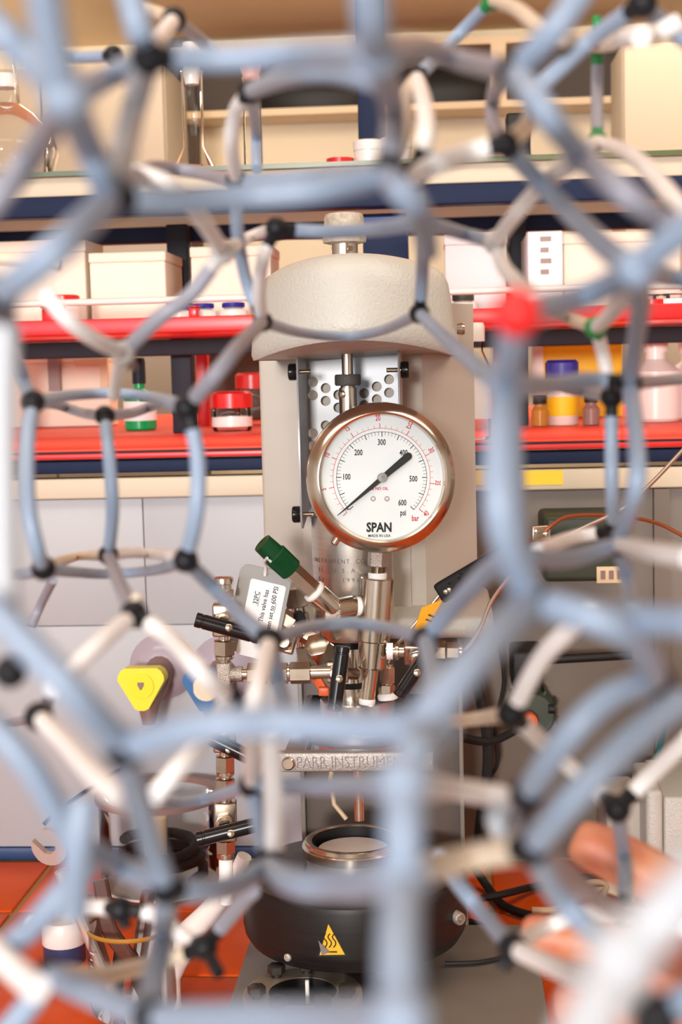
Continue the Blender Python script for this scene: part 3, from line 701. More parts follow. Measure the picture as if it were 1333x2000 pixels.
def S(px, py, e=.0003, R=HR):
    """the point of the jacket's curved side that shows at this place of the photograph"""
    d = ray(px, py); ox, oy = CAM.x-HXc, CAM.y-AY; R += e
    A, B, C_ = d.x*d.x+d.y*d.y, 2*(ox*d.x+oy*d.y), ox*ox+oy*oy-R*R
    t = (-B-sqrt(max(0, B*B-4*A*C_)))/(2*A); return CAM+d*t
def decal(name, a, b, c, e, m, parent):
    """a thin triangular sticker bent round the jacket"""
    mb = MB(); n = 8; idx = {}
    for i in range(n+1):
        for j in range(i+1):
            u = i/n; w = (j/i if i else 0)
            x = a[0]+(b[0]-a[0])*u+(c[0]-b[0])*u*w; y = a[1]+(b[1]-a[1])*u+(c[1]-b[1])*u*w
            idx[i, j] = len(mb.v); mb.v.append(S(x, y, e))
    for i in range(n):
        for j in range(i+1):
            mb.f.append((idx[i, j], idx[i+1, j], idx[i+1, j+1]))
            if j < i: mb.f.append((idx[i, j], idx[i+1, j+1], idx[i, j+1]))
    return obj(name, mb, m, parent)
st = decal('warning_sticker', (641.5, 1799), (620, 1869), (679, 1868), .0003, 'ink', ht); st['label'] = 'yellow and black hot surface triangle'
decal('sticker_face', (641.8, 1805), (624.5, 1865.5), (674, 1864.5), .0005, 'amber', st)
for k in range(3):
    x = 632+8.6*k; ys = [1823+k*.3, 1829, 1834, 1839, 1845, 1851-k*.5]; xs_ = [4.5, .5, 2.5, 6.5, 6.8, 2.5]
    obj('heat_wave', MB().tubeline([S(q[0], q[1], .0006) for q in crom([(x+a, y) for a, y in zip(xs_, ys)], 3)], .00052, 6), 'ink', st)
obj('surface_bar', MB().tubeline([S(x, 1859, .0006) for x in (640, 645, 650, 659)], .0006, 6), 'ink', st)
mb = MB(); q = [S(622, 1836, .001), S(627, 1843, .003), S(645, 1859, .0012), S(629, 1866, .001)]; mb.v += q; mb.f.append((0, 1, 2, 3)); mb.v += [p+V((0, .0004, 0)) for p in q]; mb.f += [(4, 5, 6, 7), (0, 1, 5, 4), (1, 2, 6, 5), (2, 3, 7, 6), (3, 0, 4, 7)]
obj('peeled_corner', mb, 'tag', st)
q = S(562.5, 1870, 0); n_ = V((q.x-HXc, q.y-AY, 0)).normalized()
rv = obj('rivet', MB().lathe(q-n_*.001, n_, [(0, .0031), (.002, .0031), (.003, .0022), (.003, .0014), (.0015, .0012)], 20), 'chrome', ht)
q = S(891, 1790, 0); n_ = V((q.x-HXc, q.y-AY, 0)).normalized()
obj('screw_recess', MB().lathe(q+V((-.001, 0, .004))-n_*.004, n_, [(0, .008), (.0045, .008), (.0047, .007)], 20), 'ink', ht)
n2 = (n_+V((-.2, -.5, -.1))).normalized()
obj('cap_screw', MB().lathe(q-n2*.003, n2, [(0, .0052), (.009, .0052), (.010, .0045), (.010, .0026), (.007, .0024)], 20), 'cast', ht)

# ------------------------------------------------------------------ the open vessel standing in the heater
vxp = PY(690, 1637, AY).x; VZ = 1.0566
vs = thing('reaction_vessel', (vxp, AY, hz_t-.045), 'open polished steel vessel with a thick ring rim standing in the heater jacket', 'vessel')
obj('body', MB().lathe((vxp, AY, hz_t-.045), Za, [(0, .037), (.004, .039), (VZ-.012-hz_t+.045, .039)], 56, caps=(1, 0)), 'brushed', vs)
obj('rim_ring', MB().lathe((vxp, AY, VZ-.0125), Za, [(0, .039), (.0006, .0423), (.0075, .0427), (.0085, .042), (.0088, .0402), (.0118, .0400), (.0125, .0392), (.0125, .0362), (.0115, .0356), (.0115, .0345)], 64, caps=(0, 0)), 'steel', vs)
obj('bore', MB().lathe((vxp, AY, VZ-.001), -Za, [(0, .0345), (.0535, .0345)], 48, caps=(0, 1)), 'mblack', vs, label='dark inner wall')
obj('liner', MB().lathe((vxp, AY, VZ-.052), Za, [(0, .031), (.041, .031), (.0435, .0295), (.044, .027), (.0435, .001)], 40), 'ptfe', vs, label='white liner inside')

# ------------------------------------------------------------------ pressure gauge
GC = PD(746.3, 932.8, 1.135)
gn = (CAM-GC).normalized()
gn = Matrix.Rotation(radians(9.5), 3, 'Z') @ gn
gu = (UP-gn*UP.dot(gn)).normalized()
gr = gu.cross(gn)                                   # to the right on the dial
gf = lambda x, y, e=0: GC+gr*(x*.001)+gu*(y*.001)+gn*(e*.001)
CS = 1.135/FPX/3.7028*1000*1.008                     # millimetres per unit of the measured dial
def gp(x, y, e=0): return gf((x-690)*CS, (640-y)*CS, e)
RG = .0580
ga = part('pressure_gauge', MB().lathe(GC-gn*.030, gn, [(0, .046), (.003, .051), (.020, .0525), (.024, RG-.004)], 64), 'steel')
obj('bezel', MB().lathe(GC-gn*.007, gn, [(0, RG-.004), (.0005, RG-.0005), (.004, RG), (.0065, RG-.0005), (.0078, RG-.002), (.011, RG-.004), (.0135, RG-.0072), (.014, RG-.0085), (.013, RG-.0098), (.0105, RG-.0102), (.007, .0474)], 96, caps=(0, 0)), 'steel', ga)
obj('dial', MB().lathe(GC-gn*.0012, gn, [(0, .0486), (.0012, .0486)], 72), 'dial', ga)
obj('window', MB().lathe(GC+gn*.0048, gn, [(0, .0476), (.0006, .0476)], 64), 'wglass', ga, label='clear gauge window')
def psi(p): return radians(224.7-.4485*p)
def bar_(b): return radians(224.5-6.6*b)
def arc(mb, r, w, a0, a1, n, e):
    for k in range(n+1):
        t = a0+(a1-a0)*k/n
        mb.v += [gf(cos(t)*(r-w/2), sin(t)*(r-w/2), e), gf(cos(t)*(r+w/2), sin(t)*(r+w/2), e)]
    i = len(mb.v)-2*(n+1)
    for k in range(n): mb.f.append((i+2*k, i+2*k+1, i+2*k+3, i+2*k+2))
def tick(mb, t, r0, r1, w, e):
    i = len(mb.v); d = (cos(t), sin(t)); s_ = (-sin(t)*w/2, cos(t)*w/2)
    for r in (r0, r1):
        for q in (-1, 1): mb.v.append(gf(d[0]*r+s_[0]*q, d[1]*r+s_[1]*q, e))
    mb.f.append((i, i+1, i+3, i+2))
mb = MB(); arc(mb, 35.0, .38, psi(0), psi(600), 90, .05)
for k in range(61):
    big = k % 10 == 0; mid = k % 5 == 0
    tick(mb, psi(k*10), 35, 31.2 if big else (31.0 if mid else 32.2), .62 if mid else .3, .05)
obj('black_scale', mb, 'ink', ga)
mb = MB(); arc(mb, 37.7, .36, bar_(0), bar_(40), 90, .05)
for k in range(41):
    big = k % 5 == 0
    tick(mb, bar_(k), 37.7, 41.6 if big else 40.2, .55 if big else .26, .05)
obj('red_scale', mb, 'redink', ga)
for s, x, y in (('100', 433, 637), ('200', 520, 463), ('300', 688, 388), ('400', 848, 463), ('500', 920, 650), ('600', 840, 822), ('psi', 846, 893)):
    text('numeral', s, gp(x, y, .06), gr, gu, .0063, 'ink', ga, sx=.68, ext=.00003, off=.00013)
text('unit_lettering', 'bar', gp(935, 933, .06), gr, gu, .0063, 'redink', ga, sx=.68, ext=.00003, off=.00013)
for s, x, y in (('5', 270, 725), ('10', 293, 482), ('15', 437, 292), ('20', 660, 215), ('25', 888, 270), ('30', 1050, 442), ('35', 1098, 677), ('40', 1015, 900)):
    d = (gp(x, y)-GC).normalized()
    if s == '40': d = (gp(890, 500)-GC).normalized()*.0+(gr*(-.75)+gu*.66)
    if s == '40': d = (gr*-.62+gu*.78)
    text('numeral', s, gp(x, y, .06), d.cross(gn), d, .0060, 'redink', ga, sx=.66, ext=.00003, off=.00010)
text('maker_lettering', 'SPAN', gp(672, 1000, .06), gr, gu, .0098, 'ink', ga, sx=.84, ext=.00003, off=.00036)
text('origin_lettering', 'MADE IN USA', gp(673, 1058, .06), gr, gu, .0030, 'ink', ga, sx=.95, ext=.00003, off=.00005)
text('warning_lettering', 'USE NO OIL', gp(663, 720, .06), gr, gu, .0031, 'redink', ga, sx=.95, ext=.00003, off=.00008)
for x in (628, 728):
    mb = MB(); i = 0
    for r, w in ((1.75, .22), (1.35, .1)):
        k0 = len(mb.v); cx, cy = (x-690)*CS, (640-792)*CS
        for k in range(25):
            t = 2*pi*k/24
            mb.v += [gf(cx+cos(t)*(r-w), cy+sin(t)*(r-w), .05), gf(cx+cos(t)*(r+w), cy+sin(t)*(r+w), .05)]
        for k in range(24): mb.f.append((k0+2*k, k0+2*k+1, k0+2*k+3, k0+2*k+2))
    obj('dial_screw', mb, 'tapbody', ga); text('screw_mark', 'c', gp(x, 794, .06), gr, gu, .0026, 'tapbody', ga, ext=.00003)
# stop pin and pointer
obj('stop_pin', MB().cyl(gp(440, 866, 0), gp(440, 866, 1.6), .0008), 'nickel', ga)
tip, tail = (365, 912), (878, 486)
dx, dy = tail[0]-tip[0], tail[1]-tip[1]; L_ = sqrt(dx*dx+dy*dy); ux, uy = dx/L_, dy/L_; nx, ny = -uy, ux
poly = [gp(tip[0]+nx*2, tip[1]+ny*2, 2.2), gp(665+nx*17, 663+ny*17, 2.2), gp(712+nx*20, 623+ny*20, 2.2)]
for k in range(9):
    t = radians(90-180*k/8); poly.append(gp(tail[0]+nx*27*sin(t)+ux*27*cos(t), tail[1]+ny*27*sin(t)+uy*27*cos(t), 2.2))
poly += [gp(712-nx*20, 623-ny*20, 2.2), gp(665-nx*17, 663-ny*17, 2.2), gp(tip[0]-nx*2, tip[1]-ny*2, 2.2)]
obj('pointer', MB().prism(poly, gn*.0006), 'ink', ga)
obj('pointer_hub', MB().lathe(GC, gn, [(0, .0036), (.0030, .0038), (.0036, .0034), (.0038, .0012), (.0033, .001)], 28), 'tag', ga)
q = gp(405, 1120, -4); obj('bezel_lug', MB().lathe(gp(380, 1068, -5), (gr*-.5-gu*.8), [(0, .003), (.006, .003), (.007, .002)], 14), 'steel', ga)

# ------------------------------------------------------------------ gauge block and nipple
YB = 1.158
def pb(px, py, Y=YB): return PY(px, py, Y)
part('gauge_nut', MB().hexp(pb(741, 1062), pb(739, 1106), .0086, ph=.15), 'cast')
mb = MB(); a, b = pb(739, 1104), pb(738, 1124); L = (b-a).length
mb.lathe(a, b-a, [(L*k/16, .0068 if k % 2 else .0058) for k in range(17)], 20); part('threaded_nipple', mb, 'steel')
part('thread_tape', MB().lathe(pb(738, 1118), pb(738, 1130)-pb(738, 1118), [(0, .0072), (.001, .0076), (.0044, .0074)], 24), 'ptfe')
tp, bt = pb(738, 1128), pb(730, 1252); L = (bt-tp).length
gb = part('gauge_block', MB().lathe(tp, bt-tp, [(0, .0125), (.0008, .0132), (L-.001, .0130), (L, .0122)], 36), 'steel')
obj('block_barrel', MB().lathe(pb(730, 1250), pb(726, 1310)-pb(730, 1250), [(0, .0118), (.021, .0118), (.0225, .0105)], 36), 'steel', gb)
part('block_stem', MB().cyl(pb(726, 1306), pb(717, 1374), .0058, n=24), 'steel')
part('thread_tape', MB().lathe(pb(718, 1364), pb(717, 1376)-pb(718, 1364), [(0, .0062), (.0012, .0068), (.0045, .0064)], 24), 'ptfe')
# compression fitting right of the stem
YF = 1.175
part('compression_nut', MB().hexp(pb(757, 1302, YF), pb(757, 1334, YF), .0062).cyl(pb(757, 1296, YF), pb(757, 1303, YF), .005), 'nickel')
part('compression_nut', MB().hexp(pb(756, 1336, YF), pb(756, 1356, YF), .0068, ph=.1).cyl(pb(757, 1333, YF), pb(757, 1338, YF), .0052), 'nickel')
part('thread_tape', MB().lathe(pb(757, 1353, YF), V((.1, 0, -1)), [(0, .007), (.002, .0085), (.005, .008)], 20), 'ptfe')

# ------------------------------------------------------------------ valves and fittings, along measured lines
def run(pieces, P, name_prefix=None, ph=.3, parent=None):
    """pieces: (name, start, end, radius, kind, material); P maps a station to a point"""
    for nm, s0, s1, r, kind, m in pieces:
        a, b = P(s0), P(s1)
        mb = MB()
        if kind == 'hex': mb.hexp(a, b, r, ph)
        elif kind == 'ring': mb.cyl(a, b, r, n=24, bev=min(.0006, (b-a).length*.3))
        elif kind == 'cap': mb.lathe(a, b-a, [(0, r*.80), (.0005, r*.95), (.002, r), (.005, r), (.0055, r*.93), ((b-a).length, r*.93)], 24)
        obj(nm, mb, m, parent or rx)
def handle(valve, p0, p1, r, sc, front):
    """black bar handle with grooved ends and a bright screw"""
    d = p1-p0; L = d.length
    pr = [(0, r*.9), (.0006, r), (L*.09, r), (L*.10, r*.93), (L*.12, r*.93), (L*.13, r), (L*.87, r), (L*.88, r*.93), (L*.90, r*.93), (L*.91, r), (L-.0006, r), (L, r*.9)]
    h = obj('handle', MB().lathe(p0, d, pr, 24), 'black', valve, label='black bar handle')
    n = (CAM-sc).normalized()
    obj('handle_screw', MB().lathe(sc+n*(r*.9), n, [(0, .0028), (.0008, .0028), (.0012, .0022)], 16), 'nickel', h)
def valve(c, axis, half, boss, r=.0088):
    """square ball valve body on an axis with a bonnet towards boss"""
    axis = V(axis).normalized(); boss = (V(boss)-axis*V(boss).dot(axis)).normalized(); s_ = axis.cross(boss)
    v = part('ball_valve', MB().obox(c, s_, boss, axis, (r, r*.9, half), .0016), 'nickel')
    obj('bonnet', MB().hexp(c+boss*r*.7, c+boss*(r*.9+.005), r*.98, ph=.2).lathe(c+boss*(r*.9+.004), boss, [(0, r*.8), (.003, r*.8), (.0042, r*.6), (.0055, r*.55)], 24), 'nickel', v)
    return v
YM = 1.130
def VM(y): return PY(437+(y-1130)*.008, y, YM)
up_ = (VM(1130)-VM(1690)).normalized()
front = V((.12, -1, .12))
run([('pipe_cap', 1127, 1152, .0078, 'cap', 'steel'), ('hex_nut', 1150, 1166, .0086, 'hex', 'nickel'), ('nipple', 1165, 1180, .0047, 'ring', 'steel'),
     ('nipple', 1238, 1252, .0045, 'ring', 'steel'), ('hex_nut', 1250, 1279, .0088, 'hex', 'nickel'), ('ferrule_ring', 1279, 1287, .0074, 'ring', 'steel'), ('nipple', 1286, 1298, .0046, 'ring', 'steel'),
     ('nipple', 1340, 1364, .0046, 'ring', 'steel'), ('hex_nut', 1360, 1398, .0080, 'hex', 'nickel'), ('nipple', 1396, 1412, .0046, 'ring', 'steel'),
     ('nipple', 1464, 1478, .0045, 'ring', 'steel'), ('hex_nut', 1476, 1507, .0080, 'hex', 'nickel'), ('ferrule_ring', 1506, 1514, .0072, 'ring', 'steel'), ('nipple', 1513, 1522, .0046, 'ring', 'steel'),
     ('hex_nut', 1520, 1557, .0082, 'hex', 'nickel'), ('nipple', 1556, 1566, .0050, 'ring', 'steel'), ('hex_nut', 1640, 1665, .0082, 'hex', 'nickel'), ('ferrule_ring', 1664, 1676, .0072, 'ring', 'steel'),
     ('outlet_tube', 1674, 1765, .0056, 'ring', 'ptfe')], VM)
v = valve(VM(1210), up_, .0125, front); handle(v, PY(382, 1210, 1.100), PY(507, 1244, 1.105), .0057, PY(447, 1226, 1.103), front)
v = valve(VM(1438), up_, .0115, front); handle(v, PY(384, 1428, 1.103), PY(508, 1489, 1.100), .0058, PY(447, 1464, 1.102), front)
v = valve(VM(1602), up_, .0155, front); handle(v, PY(385, 1640, 1.098), PY(515, 1607, 1.103), .0058, PY(451, 1628, 1.1), front)
# cast tee and the branch to the head
tee = part('tee_fitting', MB().obox(VM(1318), Xa, Ya, Za, (.0056, .0056, .0105), .0018), 'cast')
def HB(x, Y=YM): return PY(x, 1317-(x-440)*.02, Y)
obj('tee_branch', MB().cyl(HB(441), HB(466), .0052, n=20).cyl(HB(463), HB(474), .0062, n=20), 'cast', tee)
run([('nipple', 472, 488, .0045, 'ring', 'steel'), ('hex_nut', 484, 522, .0086, 'hex', 'nickel'), ('nipple', 520, 532, .0045, 'ring', 'steel'), ('hex_nut', 530, 563, .0084, 'hex', 'nickel'), ('ferrule_ring', 561, 568, .0066, 'ring', 'steel'),
     ('hex_nut', 567, 608, .0087, 'hex', 'nickel'), ('nipple', 606, 648, .0050, 'ring', 'steel')], HB, ph=.52)
v = valve(PY(660, 1312, 1.142), Xa, .0085, V((0, -1, .1)), .0082); handle(v, PY(670, 1262, 1.106), PY(653, 1388, 1.100), .0057, PY(663, 1326, 1.103), front)
part('nipple', MB().cyl(PY(668, 1314, 1.142), PY(694, 1316, 1.165), .0048), 'steel')
# fittings behind the tag: an upper branch with its own valve
def UB(s): return PY(548+s*95, 1205+s*62, 1.165)
q = part('branch_plug', MB().hexp(PY(630, 1278, 1.165), PY(618, 1258, 1.150), .0105), 'nickel')
run([('hex_nut', .0, .26, .0085, 'hex', 'nickel'), ('nipple', .25, .62, .0055, 'ring', 'steel'), ('hex_nut', .5, .72, .0082, 'hex', 'nickel'), ('nipple', .72, 1.05, .005, 'ring', 'steel')], UB)
run([('union_nut', 1148, 1185, .0105, 'hex', 'nickel'), ('nipple', 1184, 1200, .0058, 'ring', 'steel'), ('hex_nut', 1198, 1236, .0088, 'hex', 'nickel'), ('nipple', 1235, 1262, .005, 'ring', 'steel'), ('hex_nut', 1262, 1300, .0082, 'hex', 'nickel')], lambda y: PY(575+(y-1150)*.18, y, 1.19))
v = valve(PY(556, 1255, 1.17), V((1, 0, -.3)), .009, V((-.2, -1, .3)), .008)
handle(v, PY(545, 1222, 1.176), PY(590, 1206, 1.166), .0062, PY(556, 1218, 1.172), front)
mb = MB(); a, b = PY(617, 1320, 1.16), PY(636, 1353, 1.15)
part('orange_clip', MB().obox((a+b)/2, (b-a).normalized(), Ya, (b-a).normalized().cross(Ya), ((b-a).length*.5, .004, .0042), .001), 'orange')
part('orange_clip', MB().obox(PY(633, 1350, 1.148), Xa, Ya, Za, (.0042, .003, .0035), .001), 'orange')
# right-hand valve, capillary
YR = 1.150
def RB(x): return PY(x, 1272+(x-770)*.005, YR)
part('thread_tape', MB().cyl(RB(756), RB(768), .0066, n=20), 'ptfe')
run([('nipple', 754, 792, .0052, 'ring', 'steel'), ('ferrule_ring', 772, 780, .0068, 'ring', 'steel'), ('hex_nut', 840, 871, .0086, 'hex', 'nickel'), ('hex_nut', 873, 897, .0074, 'hex', 'nickel'), ('ferrule_ring', 896, 904, .0058, 'ring', 'steel')], RB, ph=.5)
v = valve(RB(816), Xa, .0105, V((-.25, -1, -.35)), .0085); handle(v, PY(779, 1361, 1.108), PY(845, 1262, 1.12), .0053, PY(815, 1314, 1.114), front)
cp = crom([(898, 1272, YR), (915, 1263, 1.148), (938, 1228, 1.146), (962, 1172, 1.14), (1005, 1118, 1.13), (1064, 1070, 1.12), (1140, 1030, 1.11), (1218, 993, 1.10), (1275, 942, 1.10), (1345, 868, 1.10), (1420, 790, 1.10)], 6)
part('capillary_tube', MB().tubeline([PY(*p) for p in cp], .0016, 10), 'silverwire')

# ------------------------------------------------------------------ relief valve with green cap
a, b = PY(655, 1193, 1.150), PY(512, 1060, 1.128)
def RV(s): return a.lerp(b, s)
rl = part('relief_valve', MB().lathe(RV(.02), b-a, [(0, .0086), (.002, .0092), ((b-a).length*.24, .0092)], 28), 'steel')
obj('elbow_arm', MB().cyl(PY(652, 1190, 1.150), PY(690, 1184, 1.155), .0085, n=24).cyl(PY(680, 1184, 1.154), PY(702, 1184, 1.156), .0066, n=20), 'steel', rl)
obj('cast_boss', MB().obox(PY(650, 1200, 1.145), gr, gu, gn, (.0065, .0045, .004), .0015), 'cast', rl)
obj('thread_tape', MB().cyl(PY(697, 1184, 1.156), PY(708, 1184, 1.157), .0076, n=24), 'ptfe', rl)
L = (b-a).length
obj('thread_tape', MB().lathe(RV(.26), b-a, [(0, .0088), (.0015, .0096), (.004, .0092)], 28), 'ptfe', rl)
obj('hex_body', MB().hexp(RV(.30), RV(.60), .0078, ph=.1).cyl(RV(.58), RV(.66), .006), 'nickel', rl)
cap_ = obj('green_cap', MB().lathe(RV(.825), b-a, [(0, .0086), (L*.172, .0080), (L*.175, .0070), (L*.172, .0066), (L*.168, .004)], 32), 'green', rl, label='green cap')
mb = MB(); ax, e1, e2 = frame(b-a); i = 0; n = 72
for s, rr_ in ((.60, .0088), (.61, .0094), (.825, .0098), (.835, .0088)):
    for k in range(n):
        t = 2*pi*k/n; r = rr_-(.0005 if k % 2 and .60 < s < .83 else 0)
        mb.v.append(RV(s)+e1*cos(t)*r+e2*sin(t)*r)
for j in range(3):
    for k in range(n): mb.f.append((j*n+k, j*n+(k+1) % n, (j+1)*n+(k+1) % n, (j+1)*n+k))
mb.f.append(tuple(range(n))); mb.f.append(tuple(3*n+k for k in range(n)))
obj('knurled_skirt', mb, 'green', cap_, 20) if False else obj('knurled_skirt', mb, 'green', rl, 20)

# ------------------------------------------------------------------ metal tag with the set pressure (hangs from the cap)
TY = 1.152
tl_, tr_, br_, bl_ = PY(474, 1092, TY), PY(570, 1130, TY-.004), PY(536, 1296, TY-.002), PY(440, 1260, TY+.002)
tu = ((tl_-bl_)+(tr_-br_)).normalized(); tr0 = (tr_-tl_).normalized(); tn = tr0.cross(tu).normalized(); tr0 = tu.cross(tn)
TC = (tl_+tr_+br_+bl_)/4; tw, th_ = (tr_-tl_).length/2, (tl_-bl_).length/2
if tn.y > 0: tn = -tn
TG = thing('metal_tag', TC-tu*th_, 'aluminium tag with a printed paper label hanging from the green-capped relief valve', 'tag')
def tp_(x, y, e=0): return TC+tr0*x+tu*y+tn*e
poly = []; rc = .007
for cx, cy, a0 in ((tw-rc, th_-rc, 0), (-tw+rc, th_-rc, 90), (-tw+rc, -th_+rc, 180), (tw-rc, -th_+rc, 270)):
    for k in range(6): t = radians(a0+18*k); poly.append(tp_(cx+cos(t)*rc, cy+sin(t)*rc))
hole_c = PY(520, 1119, TY)
hx_, hy_ = (hole_c-TC).dot(tr0), (hole_c-TC).dot(tu)
loc2 = [((p-TC).dot(tr0), (p-TC).dot(tu)) for p in poly]
holed('plate', loc2, [(hx_, hy_, .0026, .0026)], TC, tr0, tu, .0008, 'tag', TG)
lw, lh = .0145, .031; lc = (.0035, -.006)
rc = .002; poly = []
for cx, cy, a0 in ((lw-rc, lh-rc, 0), (-lw+rc, lh-rc, 90), (-lw+rc, -lh+rc, 180), (lw-rc, -lh+rc, 270)):
    for k in range(4): t = radians(a0+30*k); poly.append(tp_(lc[0]+cx+cos(t)*rc, lc[1]+cy+sin(t)*rc, .00042))
lab = obj('paper_label', MB().prism(poly, tn*.0001), 'label', TG)
for s, x, y, al in (('32PC', -.0035, .016, 'RIGHT'), ('This valve has', .0035, .0190, 'RIGHT'), ('been set to 600 PSI', .0105, .0232, 'RIGHT')):
    text('print_line', s, tp_(x, y, .00056), tu, -tr0, .0054, 'ink', lab, ext=.00002, off=.00008, align='RIGHT', sx=.88)
for x, y0, y1 in ((-.0012, .004, .016), (.0128, .0022, .0102)):
    obj('underline', MB().obox(tp_(x, (y0+y1)/2, .00056), tr0, tu, tn, (.00018, (y1-y0)/2, .00002)), 'ink', lab)
obj('tie_cord', MB().tubeline([hole_c+tn*.002-tu*.002, hole_c+tn*.003+tu*.002, PY(519, 1104, TY-.008), PY(516, 1096, 1.135), PY(522, 1090, 1.12), PY(530, 1097, 1.125)], .0012, 8), 'ptfe', TG)

# ------------------------------------------------------------------ thermocouple with a black grip
YT = 1.185
g0, g1 = PY(858, 1160, YT), PY(1022, 1064, YT-.01)
tcp = thing('thermocouple_probe', g0, 'thermocouple with a knobbly black grip, yellow flag and copper-coloured lead', 'probe')
d = (g1-g0).normalized(); s_ = d.cross(V((0, -1, .1))).normalized(); n_ = s_.cross(d)
grip = obj('grip', MB().obox((g0+g1)/2, d, s_, n_, ((g1-g0).length/2, .0085, .007), .0025), 'rubber', tcp)
random.seed(3)
mb = MB()
for k in range(26):
    t = .05+.9*random.random(); w = random.uniform(-.006, .006)
    sgn = -1 if n_.y > 0 else 1
    mb.sphere((g0.lerp(g1, t))+s_*w+n_*sgn*.0068, .0013, 8, 6)
o = obj('grip_nubs', mb, 'rubber', grip); o['kind'] = 'stuff'
for q in (.09, .13):
    obj('grip_screw', MB().lathe(g0.lerp(g1, q)+n_*sgn*.0066+s_*.001, n_*sgn, [(0, .0022), (.001, .002), (.0014, .001)], 14), 'nickel', grip)
obj('probe_rod', MB().tubeline([g0+d*.003, PY(838, 1188, YT), PY(764, 1272, 1.178), PY(757, 1300, 1.176)], .0015, 10), 'silverwire', tcp)
fl_ = [PY(809, 1232, YT-.004), PY(824, 1187, YT-.006), PY(866, 1170, YT-.006), PY(848, 1204, YT-.004), PY(828, 1226, YT-.004)]
fg = obj('yellow_flag', MB().prism(fl_, V((0, .0012, 0))), 'amber', tcp, label='folded yellow flag on the probe')
for k, (x, y) in enumerate(((838, 1212), (843, 1203))):
    obj('flag_print', MB().obox(PY(x, y, YT-.0065), (gr+gu*-.4).normalized(), Ya, (gu+gr*.4).normalized(), (.0026, .0002, .0006)), 'ink', fg)
cl_ = PY(1058, 1041, 1.165)
cm = obj('lead_clamp', MB().obox(cl_, (gr+gu*.05).normalized(), gu, V((0, -1, 0)), (.0075, .0058, .0022), .001), 'nickel', tcp)
for x, y in ((1049, 1038), (1068, 1043)):
    obj('clamp_screw', MB().lathe(PY(x, y, 1.1626), -Ya, [(0, .0024), (.001, .0022), (.0014, .0014)], 14), 'steel', cm)
lead = crom([(1018, 1066, YT-.01), (1036, 1056, 1.17), (1058, 1043, 1.165), (1080, 1025, 1.165), (1108, 1010, 1.17), (1160, 1006, 1.18), (1230, 1010, 1.19), (1290, 1024, 1.2), (1345, 1052, 1.2), (1420, 1090, 1.2)], 6)
obj('copper_lead', MB().tubeline([PY(*p) for p in lead], .0016, 10), 'copper', tcp)

# ================================================================== things on the bench, left
# big glass jar with a dark hose coiled inside
p = PZ(312, 1735, BZ); jx, jy = p.x, p.y+.01; jr = .064
zr_ = PY(312, 1545, jy).z
jar = thing('glass_jar', (jx, jy, BZ), 'wide clear glass jar holding a coiled dark hose, left of the reactor', 'jar')
obj('wall', MB().lathe((jx, jy, BZ+.0005), Za, [(0, jr*.90), (.006, jr*.97), (.02, jr), (zr_-BZ-.012, jr), (zr_-BZ-.008, jr*1.03)], 48, caps=(1, 0)), 'glass', jar)
obj('rim', MB().lathe((jx, jy, zr_-.008), Za, [(0, jr*1.0), (.001, jr*1.05), (.007, jr*1.05), (.008, jr*1.0), (.007, jr*.95), (.001, jr*.95), (0, jr)], 48, caps=(0, 0)), 'tapbody', jar, label='glass rim with its dark reflections painted brown')  # brown stands in for reflections in the thick glass rim
for q in (.30, .72): pass
obj('base_ring', MB().lathe((jx, jy, BZ), Za, [(0, jr*.9), (.003, jr*.98), (.005, jr*.96)], 40), 'potwhite', jar)
hz = BZ+.0135; pts = []
for k in range(34):
    t = k*.5-.6; r = .047-.0003*k; pts.append(V((jx+cos(t)*r, jy+sin(t)*r, hz+.0011*k+.006*max(0, sin(t*.43)))))
ho = single('coiled_hose', MB().tubeline(pts, .0058, 10), 'rubber', 'dark rubber hose coiled inside the glass jar', 'hose')
p = PY(345, 1590, jy-.01)
single('pale_plug', MB().lathe((jx-.004, jy-.002, hz+.004), Za, [(0, .011), (.05, .013), (.058, .0135), (.062, .011)], 24), 'wood', 'tan rubber plug inside the coiled hose in the jar', 'plug')
# beaker with tools
by = 1.215; p = PZ(256, 1990, BZ); bx = PY(256, 1800, by).x; br = .0378
zb = PY(256, 1802, by).z
bk = thing('beaker', (bx, by, BZ), 'glass beaker full of hand tools in front of the big jar', 'beaker')
obj('wall', MB().lathe((bx, by, BZ+.0005), Za, [(0, br*.86), (.005, br*.97), (.012, br), (zb-BZ-.003, br)], 48, caps=(1, 0)), 'glass', bk)
obj('rim', MB().lathe((bx, by, zb-.004), Za, [(0, br), (.0015, br*1.03), (.003, br*1.03), (.004, br*1.0), (.003, br*.975), (.001, br*.98), (0, br)], 48, caps=(0, 0)), 'brass', bk, label='golden glinting rim')
for k in range(7):
    z = zb-.018-.006*k; th = radians(215)
    w = .007 if k % 3 == 0 else .004
    mb = MB()
    for j in range(5):
        t = th+j*w/br/4
        mb.v += [V((bx+cos(t)*br*1.006, by+sin(t)*br*1.006, z)), V((bx+cos(t)*br*1.006, by+sin(t)*br*1.006, z+.0009))]
    for j in range(4): mb.f.append((2*j, 2*j+2, 2*j+3, 2*j+1))
    obj('graduation_mark', mb, 'label', bk)
